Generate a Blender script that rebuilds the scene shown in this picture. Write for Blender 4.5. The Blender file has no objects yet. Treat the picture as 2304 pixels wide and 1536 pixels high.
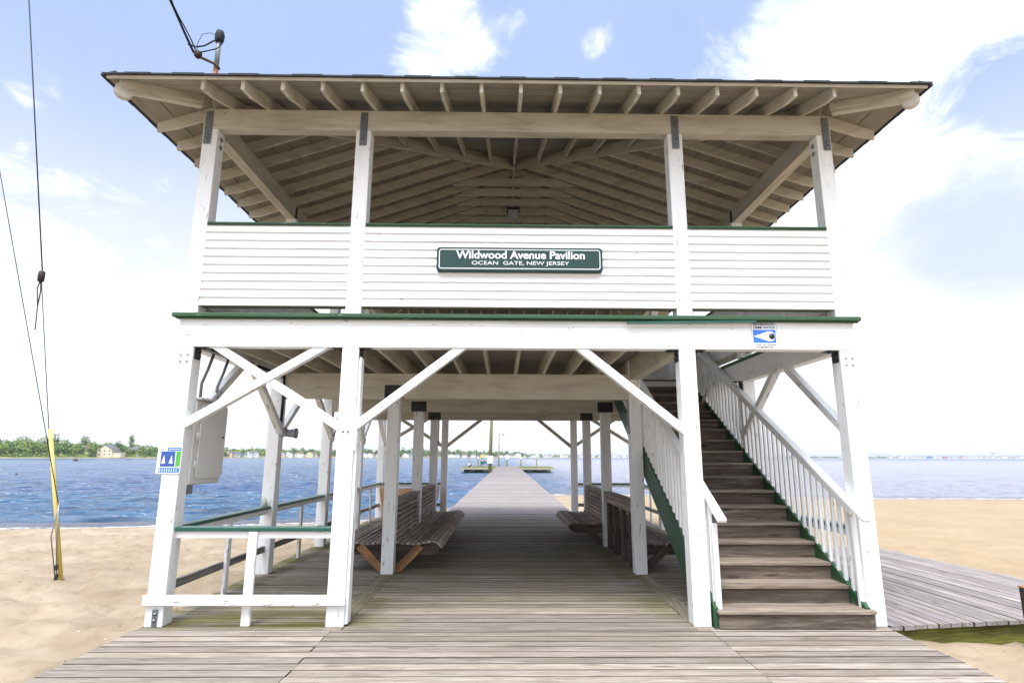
import bpy, bmesh, math, random
from mathutils import Vector, Matrix, noise as mnoise
random.seed(7)
V = Vector
scene = bpy.context.scene
COL = scene.collection

# ------------------------------------------------------------------ camera
F = V((0.01395155, 0.98036435, 0.19670054)); R_ = V((0.99988482, -0.01485428, 0.0031147)); U_ = V((-0.00597539, -0.19663443, 0.98045867))
cd = bpy.data.cameras.new("camera"); cam = bpy.data.objects.new("camera", cd); COL.objects.link(cam)
CAM = V((-0.1163, -6.1206, 1.65))
m = Matrix((R_, U_, -F)).transposed().to_4x4(); m.translation = CAM
cam.matrix_world = m
cd.sensor_width = 36; cd.lens = 1292.03 / 2304 * 36; cd.clip_start = 0.05; cd.clip_end = 20000
scene.camera = cam
scene.cycles.max_bounces = 14; scene.cycles.diffuse_bounces = 8

# ------------------------------------------------------------------ world, sun, exposure
SUN_EL, SUN_AZ = math.radians(66), math.radians(195)     # azimuth measured clockwise from +y
EXPOSURE = 1.3
scene.view_settings.view_transform = 'Standard'; scene.view_settings.look = 'None'
scene.view_settings.exposure = EXPOSURE; scene.view_settings.gamma = 1
sl = bpy.data.lights.new("sun", 'SUN'); sl.energy = 1.5; sl.angle = math.radians(16); sl.color = (1, .98, .95)
so = bpy.data.objects.new("sun", sl); COL.objects.link(so)
sd = V((math.sin(SUN_AZ) * math.cos(SUN_EL), math.cos(SUN_AZ) * math.cos(SUN_EL), math.sin(SUN_EL)))
so.rotation_euler = sd.to_track_quat('Z', 'Y').to_euler()


class NT:
    """small node helper"""
    def __init__(s, tree): s.t = tree; s.n = tree.nodes; s.l = tree.links
    def new(s, typ, **kw):
        n = s.n.new(typ)
        for k, v in kw.items():
            if k.startswith('_'): n.inputs[k[1:]].default_value = v
            else: setattr(n, k, v)
        return n
    def link(s, a, b): s.l.new(a, b)
    def setin(s, inp, v):
        if isinstance(v, bpy.types.NodeSocket): s.l.new(v, inp)
        else: inp.default_value = v
    def math(s, op, a, b=0.0, c=0.0, clamp=False):
        n = s.n.new('ShaderNodeMath'); n.operation = op; n.use_clamp = clamp
        s.setin(n.inputs[0], a); s.setin(n.inputs[1], b); s.setin(n.inputs[2], c); return n.outputs[0]
    def vmath(s, op, a, b=(0, 0, 0), out=0):
        n = s.n.new('ShaderNodeVectorMath'); n.operation = op
        s.setin(n.inputs[0], a); s.setin(n.inputs[1], b); return n.outputs[out]
    def mix(s, fac, a, b, blend='MIX'):
        n = s.n.new('ShaderNodeMix'); n.data_type = 'RGBA'; n.blend_type = blend
        s.setin(n.inputs[0], fac); s.setin(n.inputs[6], a); s.setin(n.inputs[7], b); return n.outputs[2]
    def noise(s, vec, scale=5, detail=4, rough=.5, dist=0, dim='3D'):
        n = s.n.new('ShaderNodeTexNoise'); n.noise_dimensions = dim
        if vec is not None: s.l.new(vec, n.inputs['Vector'])
        n.inputs['Scale'].default_value = scale; n.inputs['Detail'].default_value = detail
        n.inputs['Roughness'].default_value = rough; n.inputs['Distortion'].default_value = dist
        return n.outputs[0]
    def smooth(s, v, a, b, lo=0.0, hi=1.0):
        n = s.n.new('ShaderNodeMapRange'); n.interpolation_type = 'SMOOTHSTEP'
        s.setin(n.inputs[0], v)
        for i, x in enumerate((a, b, lo, hi)): n.inputs[i + 1].default_value = x
        return n.outputs[0]
    def mapping(s, vec, scale):
        n = s.n.new('ShaderNodeMapping'); s.l.new(vec, n.inputs[0]); n.inputs['Scale'].default_value = scale; return n.outputs[0]


def rgb(r, g, b): return (r, g, b, 1)


world = bpy.data.worlds.new("World"); scene.world = world; world.use_nodes = True
w = NT(world.node_tree); w.n.clear()
sky = w.n.new('ShaderNodeTexSky'); sky.sky_type = 'NISHITA'; sky.sun_disc = False
sky.sun_elevation = SUN_EL; sky.sun_rotation = SUN_AZ
sky.air_density = 1.0; sky.dust_density = 1.2; sky.ozone_density = 1.0
tc = w.n.new('ShaderNodeTexCoord'); gen = tc.outputs['Generated']
sep = w.n.new('ShaderNodeSeparateXYZ'); w.link(gen, sep.inputs[0])
z = sep.outputs[2]
zc = w.math('ADD', w.math('MAXIMUM', z, 0.0), 0.16)
pl = w.n.new('ShaderNodeCombineXYZ')
w.link(w.math('DIVIDE', sep.outputs[0], zc), pl.inputs[0]); w.link(w.math('DIVIDE', sep.outputs[1], zc), pl.inputs[1])
pv = pl.outputs[0]
fb = w.noise(pv, 4.6, 11, .66, .5)
big = w.noise(pv, 1.3, 4, .5, .2)


def blob(d, r0, r1, amp):
    dv = V(d).normalized()
    dist = w.vmath('DISTANCE', gen, tuple(dv), 1)
    return w.math('MULTIPLY', w.smooth(dist, r1, r0), amp)


def addall(L):
    o = L[0]
    for x in L[1:]: o = w.math('ADD', o, x)
    return o


cl = addall([
    blob((0.61, 0.62, 0.47), .06, .50, .55), blob((0.47, 0.68, 0.56), .02, .20, .30), blob((0.66, 0.66, 0.33), .10, .45, .38),
    blob((-0.085, 0.763, 0.64), .02, .105, .40), blob((-0.15, 0.785, 0.60), .01, .075, .36), blob((-0.05, 0.79, 0.60), .01, .08, .24),
    blob((0.135, 0.774, 0.618), .005, .055, .34), blob((0.008, 0.756, 0.655), .005, .045, .32),
    blob((-0.65, 0.75, 0.15), .05, .40, .34), blob((-0.60, 0.66, 0.45), .0, .06, .20),
    blob((-0.1, -0.4, 0.91), .3, 1.1, .6), blob((0.8, -.3, 0.5), .2, .8, .4),
    w.smooth(z, .34, .03, 0, .42),
])
holes = addall([blob((0.600, 0.65, 0.465), .01, .14, .62), blob((0.645, 0.70, 0.285), .02, .16, .75), blob((0.56, 0.735, 0.29), .02, .09, .4), blob((.66, .60, .42), .02, .12, .5)])
field = w.math('ADD', w.math('SUBTRACT', cl, holes), w.math('MULTIPLY', w.math('SUBTRACT', fb, .5), 1.5))
cmask = w.smooth(field, .17, .58)
# thin veil: everywhere slightly milky, denser to the horizon
veil = w.math('ADD', w.smooth(z, .66, .12, .80, 1.0), w.math('MULTIPLY', w.math('SUBTRACT', big, .5), .35), clamp=True)
veilc = w.mix(w.smooth(z, .18, .58), rgb(5.6, 5.75, 6.1), rgb(3.1, 3.95, 5.9))
skyc = w.mix(veil, sky.outputs[0], veilc)
shade = w.smooth(fb, .35, .75)
cloudc = w.mix(shade, rgb(6.0, 6.4, 7.4), rgb(7.6, 7.65, 7.9))
# unseen clouds round the sun behind the camera, brightened as added front fill
dotn = w.vmath('DOT_PRODUCT', gen, tuple(sd), 1)
fill_glow = w.math('MULTIPLY', w.smooth(dotn, .62, 1.0), 3.4)
sv = w.n.new('ShaderNodeVectorMath'); sv.operation = 'SCALE'; w.link(cloudc, sv.inputs[0]); w.link(w.math('ADD', fill_glow, 1.0), sv.inputs['Scale']); cloudc = sv.outputs[0]
final = w.mix(cmask, skyc, cloudc)
greyp = w.math('MULTIPLY', w.smooth(w.math('ADD', blob((0.640, 0.715, 0.290), .02, .17, 1.0), w.math('MULTIPLY', w.math('SUBTRACT', fb, .5), 1.2)), .30, .95), .75)
final = w.mix(greyp, final, rgb(3.9, 4.5, 5.75))
bg = w.n.new('ShaderNodeBackground'); bg.inputs['Strength'].default_value = .075
w.link(final, bg.inputs[0]); wo = w.n.new('ShaderNodeOutputWorld'); w.link(bg.outputs[0], wo.inputs[0])

# ------------------------------------------------------------------ materials


def newmat(name):
    mt = bpy.data.materials.new(name); mt.use_nodes = True
    k = NT(mt.node_tree); b = k.n['Principled BSDF']; return mt, k, b


def attr(k, name): n = k.n.new('ShaderNodeAttribute'); n.attribute_name = name; return n


def bump(k, b, h, strength, dist):
    n = k.n.new('ShaderNodeBump'); n.inputs['Strength'].default_value = strength; n.inputs['Distance'].default_value = dist
    k.link(h, n.inputs['Height']); k.link(n.outputs[0], b.inputs['Normal'])


def bare_wood(name, light, mid, dark, tint, rough=.85, moss=False, grain=1.0):
    mt, k, b = newmat(name)
    gc = attr(k, 'gc').outputs['Vector']; rnd = attr(k, 'rnd').outputs['Fac']
    g1 = k.noise(k.mapping(gc, (2.6 * grain, 34, 34)), 1.0, 8, .68, .5)
    g2 = k.noise(k.mapping(gc, (1.5, 17, 17)), 1.0, 6, .65, 1.0)
    g3 = k.noise(k.mapping(gc, (6, 110, 110)), 1.0, 3, .6)
    c = k.mix(k.smooth(g1, .30, .68), dark, mid)
    c = k.mix(k.smooth(g2, .42, .72), c, light)
    # cathedral rings
    wv = k.n.new('ShaderNodeTexWave'); wv.wave_type = 'BANDS'; wv.bands_direction = 'Y'
    k.link(k.mapping(gc, (.9, 20, 20)), wv.inputs[0]); wv.inputs['Scale'].default_value = .8
    wv.inputs['Distortion'].default_value = 7; wv.inputs['Detail'].default_value = 2; wv.inputs['Detail Scale'].default_value = .6
    c = k.mix(k.math('MULTIPLY', k.smooth(wv.outputs[1], .55, 1.0), .38), c, dark)
    c = k.mix(k.math('MULTIPLY', k.smooth(g3, .52, .75), .35), c, dark)
    c = k.mix(k.math('MULTIPLY', k.math('FRACT', k.math('MULTIPLY', rnd, 7.31)), .55), c, tint, 'MULTIPLY')
    # knots
    vo = k.n.new('ShaderNodeTexVoronoi'); k.link(k.mapping(gc, (1.3, 7, 7)), vo.inputs[0]); vo.inputs['Scale'].default_value = 1.0
    c = k.mix(k.math('MULTIPLY', k.smooth(vo.outputs['Distance'], .16, .06), .75), c, (dark[0] * .45, dark[1] * .42, dark[2] * .4, 1))
    hs = k.n.new('ShaderNodeHueSaturation'); k.link(c, hs.inputs['Color'])
    k.link(k.math('ADD', k.math('MULTIPLY', rnd, .46), .78), hs.inputs['Value'])
    c = hs.outputs[0]
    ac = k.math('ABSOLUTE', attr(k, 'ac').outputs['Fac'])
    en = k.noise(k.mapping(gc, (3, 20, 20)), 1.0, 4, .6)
    seam_shade = k.smooth(k.math('ADD', ac, k.math('MULTIPLY', k.math('SUBTRACT', en, .5), .14)), .85, .99)
    c = k.mix(k.math('MULTIPLY', seam_shade, .72), c, (dark[0] * .16, dark[1] * .16, dark[2] * .16, 1))  # gap shade painted along the plank edges, with some dirt
    if moss:
        geo = k.n.new('ShaderNodeNewGeometry'); sp = k.n.new('ShaderNodeSeparateXYZ'); k.link(geo.outputs['Position'], sp.inputs[0])
        X, Y = sp.outputs[0], sp.outputs[1]
        fx = k.math('MULTIPLY', k.math('ABSOLUTE', k.math('SUBTRACT', k.math('FRACT', k.math('DIVIDE', X, .608)), .5)), .608)
        fy = k.math('MULTIPLY', k.math('SUBTRACT', ac, .52), .068)
        nd = k.math('SQRT', k.math('ADD', k.math('POWER', fx, 2.0), k.math('POWER', k.math('ABSOLUTE', fy), 2.0)))
        c = k.mix(k.math('MULTIPLY', k.smooth(nd, .0075, .003), .55), c, rgb(.03, .022, .018))
        nz = k.noise(k.mapping(geo.outputs['Position'], (.9, 3.0, 1)), 1.2, 5, .6)
        m1 = k.math('MULTIPLY', k.smooth(Y, -.12, .04), k.smooth(Y, 1.5, .15))
        m1 = k.math('MULTIPLY', m1, k.smooth(X, -.9, -1.9))
        m2 = k.math('MULTIPLY', k.smooth(X, -3.0, -3.5), k.math('MULTIPLY', k.smooth(Y, -.2, .2), k.smooth(Y, 11, 8)))
        m3 = k.math('MULTIPLY', k.smooth(k.math('ABSOLUTE', k.math('SUBTRACT', k.math('ABSOLUTE', X), 1.66)), .42, .02), k.math('MULTIPLY', k.smooth(Y, 0, .8), k.smooth(Y, 9, 4)))
        m4 = k.math('MULTIPLY', k.math('MULTIPLY', k.smooth(Y, .1, 1.2), k.smooth(Y, 9.5, 4)), .35)
        mm = k.math('MAXIMUM', k.math('MAXIMUM', m1, m2), k.math('MAXIMUM', k.math('MULTIPLY', m3, .8), m4))
        mm = k.math('MULTIPLY', mm, k.smooth(nz, .34, .58))
        c = k.mix(k.math('MULTIPLY', mm, .85), c, rgb(.115, .105, .022))
    k.link(c, b.inputs['Base Color']); b.inputs['Roughness'].default_value = rough
    b.inputs['Specular IOR Level'].default_value = .3
    bump(k, b, k.math('ADD', g1, k.math('MULTIPLY', g3, .5)), .5, .008)
    return mt


def paint(name, base, grime=(.52, .50, .42), amt=.35, rough=.45, rust=True, peel=.0, algae=0.0):
    mt, k, b = newmat(name)
    gc = attr(k, 'gc').outputs['Vector']; rnd = attr(k, 'rnd').outputs['Fac']
    n1 = k.noise(k.mapping(gc, (1.4, 9, 9)), 1.0, 6, .6, .4)
    n2 = k.noise(k.mapping(gc, (3, 60, 60)), 1.0, 4, .6)
    c = k.mix(k.math('MULTIPLY', k.smooth(n1, .42, .78), amt), rgb(*base), rgb(*grime))
    c = k.mix(k.math('MULTIPLY', k.smooth(n2, .55, .8), amt * .6), c, rgb(*(x * .8 for x in grime)))
    if algae:
        n3 = k.noise(k.mapping(gc, (1.0, 4, 4)), 1.3, 4, .6)
        c = k.mix(k.math('MULTIPLY', k.smooth(n3, .5, .72), algae), c, rgb(base[0] * .78, base[1] * .92, base[2] * .82))
    if peel:
        n4 = k.noise(k.mapping(gc, (5, 28, 28)), 1.0, 5, .65)
        c = k.mix(k.smooth(n4, .70 - peel * .1, .715 - peel * .1), c, rgb(.32, .29, .24))
    if rust:
        vo = k.n.new('ShaderNodeTexVoronoi'); k.link(k.mapping(gc, (3.2, 11, 11)), vo.inputs[0]); vo.inputs['Scale'].default_value = 1.0
        pick = k.n.new('ShaderNodeSeparateColor'); k.link(vo.outputs['Color'], pick.inputs[0])
        dot = k.math('MULTIPLY', k.smooth(vo.outputs['Distance'], .11, .04), k.smooth(pick.outputs[0], .80, .82))
        c = k.mix(k.math('MULTIPLY', dot, .8), c, rgb(.20, .10, .045))
    hs = k.n.new('ShaderNodeHueSaturation'); k.link(c, hs.inputs['Color'])
    k.link(k.math('ADD', k.math('MULTIPLY', rnd, .14), .90), hs.inputs['Value'])
    k.link(hs.outputs[0], b.inputs['Base Color']); b.inputs['Roughness'].default_value = rough
    bump(k, b, k.math('ADD', n2, n1), .12, .004)
    return mt


def plain(name, base, rough=.5, metal=0.0, var=.15, scale=8):
    mt, k, b = newmat(name)
    tcn = k.n.new('ShaderNodeTexCoord')
    n = k.noise(tcn.outputs['Object'], scale, 5, .6)
    c = k.mix(n, rgb(*(x * (1 - var) for x in base)), rgb(*(min(1, x * (1 + var)) for x in base)))
    k.link(c, b.inputs['Base Color']); b.inputs['Roughness'].default_value = rough; b.inputs['Metallic'].default_value = metal
    return mt


M = {}
M['white'] = paint('white_paint', (.84, .85, .855), amt=.30, peel=.5, algae=.2)
M['worn'] = paint('worn_white_paint', (.84, .85, .85), amt=.35, peel=1.0, algae=.2)
M['clap'] = paint('white_clapboard', (.85, .855, .86), amt=.14, rough=.4)
M['cream'] = paint('shaded_cream_paint', (.57, .535, .45), grime=(.28, .24, .17), amt=.7, rough=.6, algae=.15)  # white paint with warm bounce and under-roof shade put into its colour
M['soffit'] = paint('shaded_board_paint', (.29, .26, .21), grime=(.17, .14, .105), amt=.6, rough=.7, rust=False)  # shade of the roof underside put into the board colour
M['green'] = paint('green_paint', (.020, .080, .032), grime=(.10, .17, .07), amt=.35, rough=.45, rust=False, peel=.45)
M['teal'] = paint('dark_green_cap_paint', (.012, .085, .062), grime=(.05, .13, .10), amt=.3, rough=.35, rust=False, peel=.2)
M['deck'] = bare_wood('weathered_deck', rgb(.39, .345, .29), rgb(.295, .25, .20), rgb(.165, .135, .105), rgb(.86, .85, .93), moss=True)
M['pier'] = bare_wood('weathered_pier', rgb(.42, .38, .35), rgb(.30, .27, .25), rgb(.17, .15, .14), rgb(.84, .80, .90))
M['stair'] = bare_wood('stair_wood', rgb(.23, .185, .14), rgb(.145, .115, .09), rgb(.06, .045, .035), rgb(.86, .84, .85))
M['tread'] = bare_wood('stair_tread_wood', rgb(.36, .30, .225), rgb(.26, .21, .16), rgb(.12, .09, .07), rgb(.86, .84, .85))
M['slat'] = bare_wood('bench_slat_wood', rgb(.56, .48, .42), rgb(.42, .355, .305), rgb(.19, .155, .13), rgb(.85, .78, .8))
M['brown'] = bare_wood('brown_brace_wood', rgb(.40, .22, .10), rgb(.27, .145, .07), rgb(.12, .06, .03), rgb(.95, .9, .85))
M['dark_wood'] = bare_wood('dark_board_wood', rgb(.16, .12, .095), rgb(.10, .075, .06), rgb(.04, .03, .025), rgb(.8, .8, .85))
M['mossy'] = bare_wood('mossy_beam_wood', rgb(.20, .20, .03), rgb(.12, .12, .02), rgb(.05, .05, .015), rgb(.85, .9, .7))
M['pile'] = bare_wood('green_treated_wood', rgb(.30, .30, .14), rgb(.20, .205, .095), rgb(.09, .09, .045), rgb(.9, .95, .8))
M['greywood'] = bare_wood('grey_rail_wood', rgb(.42, .40, .37), rgb(.30, .285, .26), rgb(.14, .13, .115), rgb(.9, .9, .95))
M['fascia'] = bare_wood('pale_fascia_wood', rgb(.52, .50, .33), rgb(.42, .41, .27), rgb(.26, .25, .16), rgb(.9, .95, .85))
M['steel'] = plain('galvanised_steel', (.22, .24, .26), .45, .7, .35, 14)
M['darksteel'] = plain('dark_steel', (.05, .052, .055), .5, .6, .4, 20)
M['boltsteel'] = plain('painted_bolt', (.70, .71, .73), .4, .1, .15, 40)
M['shingle'] = plain('asphalt_shingle', (.020, .026, .032), .85, 0, .5, 60)
M['drip'] = plain('dark_drip_edge', (.025, .035, .045), .5, 0, .2)
M['box'] = plain('grey_enamel', (.64, .63, .60), .4, .1, .06, 6)
M['conduit'] = plain('grey_conduit', (.24, .25, .27), .4, .5, .2, 20)
M['cable'] = plain('black_cable', (.007, .012, .022), .8)
M['darkrust'] = plain('dark_rust', (.035, .016, .012), .7, .2, .4, 30)
M['rustpipe'] = plain('rusty_pipe', (.36, .18, .09), .7, .3, .45, 9)
M['signgreen'] = plain('sign_green', (.003, .040, .036), .6, 0, .08, 3)
M['signwhite'] = plain('sign_white', (.82, .83, .83), .4, 0, .03)
M['signblue'] = plain('sign_blue', (.035, .17, .62), .4, 0, .06)
M['signnavy'] = plain('sign_navy', (.012, .015, .07), .4, 0, .05)
M['signblack'] = plain('sign_black', (.012, .012, .018), .4, 0, .05)
M['postergreen'] = plain('poster_green', (.09, .36, .06), .5, 0, .15, 30)
M['posterblue'] = plain('poster_blue', (.03, .09, .33), .45, 0, .35, 40)
M['red'] = plain('faded_red', (.55, .09, .07), .5)
M['pink'] = plain('pink_print', (.75, .28, .34), .6)
M['greyprint'] = plain('grey_print', (.38, .40, .45), .6)
M['yellow'] = plain('yellow_guard', (.60, .47, .12), .45, 0, .18, 4)
M['tan'] = plain('tan_plastic', (.50, .29, .15), .45, 0, .08, 5)
M['benchgreen'] = plain('green_bench_paint', (.012, .12, .09), .4)
M['skin'] = plain('skin', (.45, .27, .19), .55)
M['hair'] = plain('dark_hair', (.03, .02, .015), .6)
M['blackcloth'] = plain('black_cloth', (.02, .02, .025), .8)
M['whitecloth'] = plain('white_cloth', (.75, .74, .74), .8)
M['pinkcloth'] = plain('pink_cloth', (.62, .25, .27), .8)
M['gull'] = plain('gull_feathers', (.72, .72, .70), .7)
M['lens'] = plain('lamp_lens', (.35, .36, .38), .25, 0, .2)
M['grass'] = plain('grass_blade', (.10, .22, .03), .6)
M['bark'] = plain('bark', (.09, .065, .045), .9)
M['window'] = plain('window_glass', (.05, .07, .09), .15)
M['land'] = plain('shore_ground', (.20, .19, .09), .95, 0, .3, .05)

# ------------------------------------------------------------------ mesh builder


class MB:
    def __init__(s): s.v = []; s.f = []; s.gc = []; s.rn = []; s.sm = []; s.ac = None
    def poly(s, verts, faces, gcs=None, rnd=None, smooth=False):
        o = len(s.v); r = random.random() if rnd is None else rnd
        off = V((random.random() * 40, random.random() * 40, random.random() * 40))
        s.v += [V(a) for a in verts]
        s.gc += [V(g) + off for g in (gcs if gcs else verts)]
        s.rn += [r] * len(verts)
        for f in faces: s.f.append([o + i for i in f]); s.sm.append(smooth)
        return s
    def hexa(s, P, G=None, rnd=None):
        """P: 8 points, 0-3 one end (loop), 4-7 other end"""
        return s.poly(P, [(3, 2, 1, 0), (4, 5, 6, 7), (0, 1, 5, 4), (1, 2, 6, 5), (2, 3, 7, 6), (3, 0, 4, 7)], G, rnd)
    def box(s, x0, x1, y0, y1, z0, z1, ax=None, rnd=None):
        P = [(x0, y0, z0), (x1, y0, z0), (x1, y0, z1), (x0, y0, z1), (x0, y1, z0), (x1, y1, z0), (x1, y1, z1), (x0, y1, z1)]
        d = (x1 - x0, y1 - y0, z1 - z0)
        if ax is None: ax = max(range(3), key=lambda i: abs(d[i]))
        o = [i for i in range(3) if i != ax]
        G = [(p[ax], p[o[0]], p[o[1]]) for p in P]
        # hexa ordering wants ends: here the ends are y0 / y1 faces; orientation fixed by recalculation at build
        return s.hexa(P, G, rnd)
    def beam(s, p, q, w_, h_, up=(0, 0, 1), rnd=None, cut0=None, cut1=None):
        """timber from p to q (centre line), w_ sideways, h_ along up; cut: direction the end faces are sheared to ('v' = plumb)"""
        p, q = V(p), V(q); d = (q - p).normalized(); L = (q - p).length
        side = d.cross(V(up)).normalized(); u = side.cross(d).normalized()
        c = [(-1, -1), (1, -1), (1, 1), (-1, 1)]; P = []; G = []
        for end, (e, cut) in enumerate(((p, cut0), (q, cut1))):
            for a, b in c:
                pt = e + side * a * w_ / 2 + u * b * h_ / 2
                if cut == 'v':      # plumb end: slide along d so that the horizontal position equals the end point's
                    hd = V((d.x, d.y, 0))
                    if hd.length > 1e-6:
                        hn = hd.normalized(); t = (pt - e).dot(hn) / d.dot(hn); pt = pt - d * t
                P.append(pt); G.append((pt - p).dot(d)); G[-1] = (G[-1], a * w_ / 2, b * h_ / 2)
        return s.hexa(P, G, rnd)
    def tube(s, pts, r, n=8, cap=True, radii=None):
        pts = [V(a) for a in pts]; ring = []; vs = []; gs = []; L = 0
        prev = None
        for i, p in enumerate(pts):
            d = (pts[min(i + 1, len(pts) - 1)] - pts[max(i - 1, 0)]).normalized()
            if prev is None:
                a = V((0, 0, 1)) if abs(d.z) < .9 else V((1, 0, 0)); s1 = d.cross(a).normalized()
            else: s1 = (prev - d * prev.dot(d)).normalized()
            prev = s1; s2 = d.cross(s1)
            if i: L += (p - pts[i - 1]).length
            rr = radii[i] if radii else r
            for j in range(n):
                t = 2 * math.pi * j / n; vs.append(p + (s1 * math.cos(t) + s2 * math.sin(t)) * rr)
                gs.append((L, rr * math.cos(t), rr * math.sin(t)))
        fs = []
        for i in range(len(pts) - 1):
            for j in range(n):
                a = i * n + j; b = i * n + (j + 1) % n; fs.append((a, b, b + n, a + n))
        if cap: fs.append(tuple(range(n))[::-1]); fs.append(tuple(range((len(pts) - 1) * n, len(pts) * n)))
        return s.poly(vs, fs, gs, None, True)
    def prism(s, outline, axis, a, b, rnd=None, gmap=None):
        """outline: 2D points in the plane of the two other axes (x,y order kept); extruded from a to b along axis"""
        def mk(u, v_, t):
            if axis == 0: return V((t, u, v_))
            if axis == 1: return V((u, t, v_))
            return V((u, v_, t))
        n = len(outline); P = [mk(u, v_, a) for u, v_ in outline] + [mk(u, v_, b) for u, v_ in outline]
        Fs = [tuple(range(n))[::-1], tuple(range(n, 2 * n))] + [(i, (i + 1) % n, n + (i + 1) % n, n + i) for i in range(n)]
        return s.poly(P, Fs, gmap(P) if gmap else None, rnd)
    def lathe(s, prof, c, n=16, axis=2):
        c = V(c); vs = []
        for r, t in prof:
            for j in range(n):
                a = 2 * math.pi * j / n; u, v_ = r * math.cos(a), r * math.sin(a)
                vs.append(c + (V((t, u, v_)) if axis == 0 else V((u, t, v_)) if axis == 1 else V((u, v_, t))))
        fs = []
        for i in range(len(prof) - 1):
            for j in range(n):
                a = i * n + j; b = i * n + (j + 1) % n; fs.append((a, b, b + n, a + n))
        fs.append(tuple(range(n))[::-1]); fs.append(tuple(range((len(prof) - 1) * n, len(prof) * n)))
        return s.poly(vs, fs, None, None, True)
    def build(s, name, mat, parent=None, bevel=0, org=None, label=None):
        if org is None:
            org = V((0, 0, 0)); o = parent
            while o is not None: org = org + o.location; o = o.parent
        org = V(org)
        me = bpy.data.meshes.new(name)
        me.from_pydata([tuple(a - org) for a in s.v], [], s.f)
        me.materials.append(mat)
        a = me.attributes.new('gc', 'FLOAT_VECTOR', 'POINT'); a.data.foreach_set('vector', [c for g in s.gc for c in g])
        if s.ac: a = me.attributes.new('ac', 'FLOAT', 'POINT'); a.data.foreach_set('value', s.ac)
        a = me.attributes.new('rnd', 'FLOAT', 'POINT'); a.data.foreach_set('value', s.rn)
        me.polygons.foreach_set('use_smooth', s.sm)
        bm = bmesh.new(); bm.from_mesh(me); bmesh.ops.recalc_face_normals(bm, faces=bm.faces[:]); bm.to_mesh(me); bm.free()
        me.update()
        ob = bpy.data.objects.new(name, me); COL.objects.link(ob)
        if parent is not None: ob.parent = parent
        elif org.length: ob.location = org
        if bevel:
            bv = ob.modifiers.new('bevel', 'BEVEL'); bv.width = bevel; bv.segments = 1; bv.limit_method = 'ANGLE'; bv.angle_limit = math.radians(40)
        if label: ob['label'] = label
        return ob


def tag(o, label=None, cat=None, group=None, kind=None):
    if label: o['label'] = label
    if cat: o['category'] = cat
    if group: o['group'] = group
    if kind: o['kind'] = kind
    return o


def thing(name, loc, label, cat, group=None):
    o = bpy.data.objects.new(name, None); COL.objects.link(o); o.location = loc; o.empty_display_size = .2
    return tag(o, label, cat, group)


def copy_tree(o, parent=None):
    c = o.copy(); COL.objects.link(c)
    if parent is not None: c.parent = parent
    for ch in list(o.children): copy_tree(ch, c)
    return c


def text_mesh(name, s, mat, parent, cx, yface, cz, wdt, hgt, bold=0.0, facing='y'):
    """raised lettering on a face looking towards -y, fitted to wdt x hgt round (cx, cz)"""
    cu = bpy.data.curves.new(name, 'FONT'); cu.body = s; cu.size = 1; cu.extrude = .004; cu.offset = bold; cu.align_x = 'LEFT'
    to = bpy.data.objects.new(name, cu); COL.objects.link(to)
    dg = bpy.context.evaluated_depsgraph_get(); me = bpy.data.meshes.new_from_object(to.evaluated_get(dg))
    bpy.data.objects.remove(to); bpy.data.curves.remove(cu)
    xs = [v.co.x for v in me.vertices]; ys = [v.co.y for v in me.vertices]
    sx = wdt / (max(xs) - min(xs)); sy = hgt / (max(ys) - min(ys)); mx = (max(xs) + min(xs)) / 2; my = (max(ys) + min(ys)) / 2
    org = V((0, 0, 0)); o = parent
    while o is not None: org = org + o.location; o = o.parent
    for v in me.vertices:
        x, y, zz = v.co; v.co = V((cx + (x - mx) * sx, yface - .0015 - zz * .3, cz + (y - my) * sy)) - org
    me.materials.clear(); me.materials.append(mat)
    bm = bmesh.new(); bm.from_mesh(me); bmesh.ops.recalc_face_normals(bm, faces=bm.faces[:]); bm.to_mesh(me); bm.free()
    ob = bpy.data.objects.new(name, me); COL.objects.link(ob); ob.parent = parent
    return ob

# ------------------------------------------------------------------ dimensions (metres)
X0, X1, X2, X3 = -3.635, -1.861, 1.791, 3.733; W = .178; B = 2.582
XM = (X0 + X3) / 2; LY = 4 * B + W
ZB, ZT, ZS, ZP, ZG, ZH0, ZH1, ZIB, ZIT, ZF = 2.8045, 3.118, 3.166, 3.262, 4.229, 5.387, 5.637, 2.5076, 2.89, 3.152
colx = [X0, X1, X2, X3 - W]; rowy = [i * B for i in range(5)]
WATER_Z = -.85
HAZE = .00014
exec_late = []
# ------------------------------------------------------------------ setting: sand, water, boardwalks
SHP = [(-400, 9), (-60, 13), (-30, 14.5), (-16, 15.2), (-7.3, 16.6), (-4.2, 18.5), (-2.7, 23), (-1.5, 27), (3.1, 34), (8, 34.3), (24, 31), (33, 30.8), (80, 28), (400, 20)]


def interp(T, x):
    if x <= T[0][0]: return T[0][1]
    for (a, b), (c, d) in zip(T, T[1:]):
        if x <= c: t = (x - a) / (c - a); t = t * t * (3 - 2 * t); return b + (d - b) * t
    return T[-1][1]


def shore(x): return interp(SHP, x) + .35 * mnoise.noise(V((x * .25, 3.3, 0))) + .12 * mnoise.noise(V((x * 1.1, 7.3, 0)))


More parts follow.
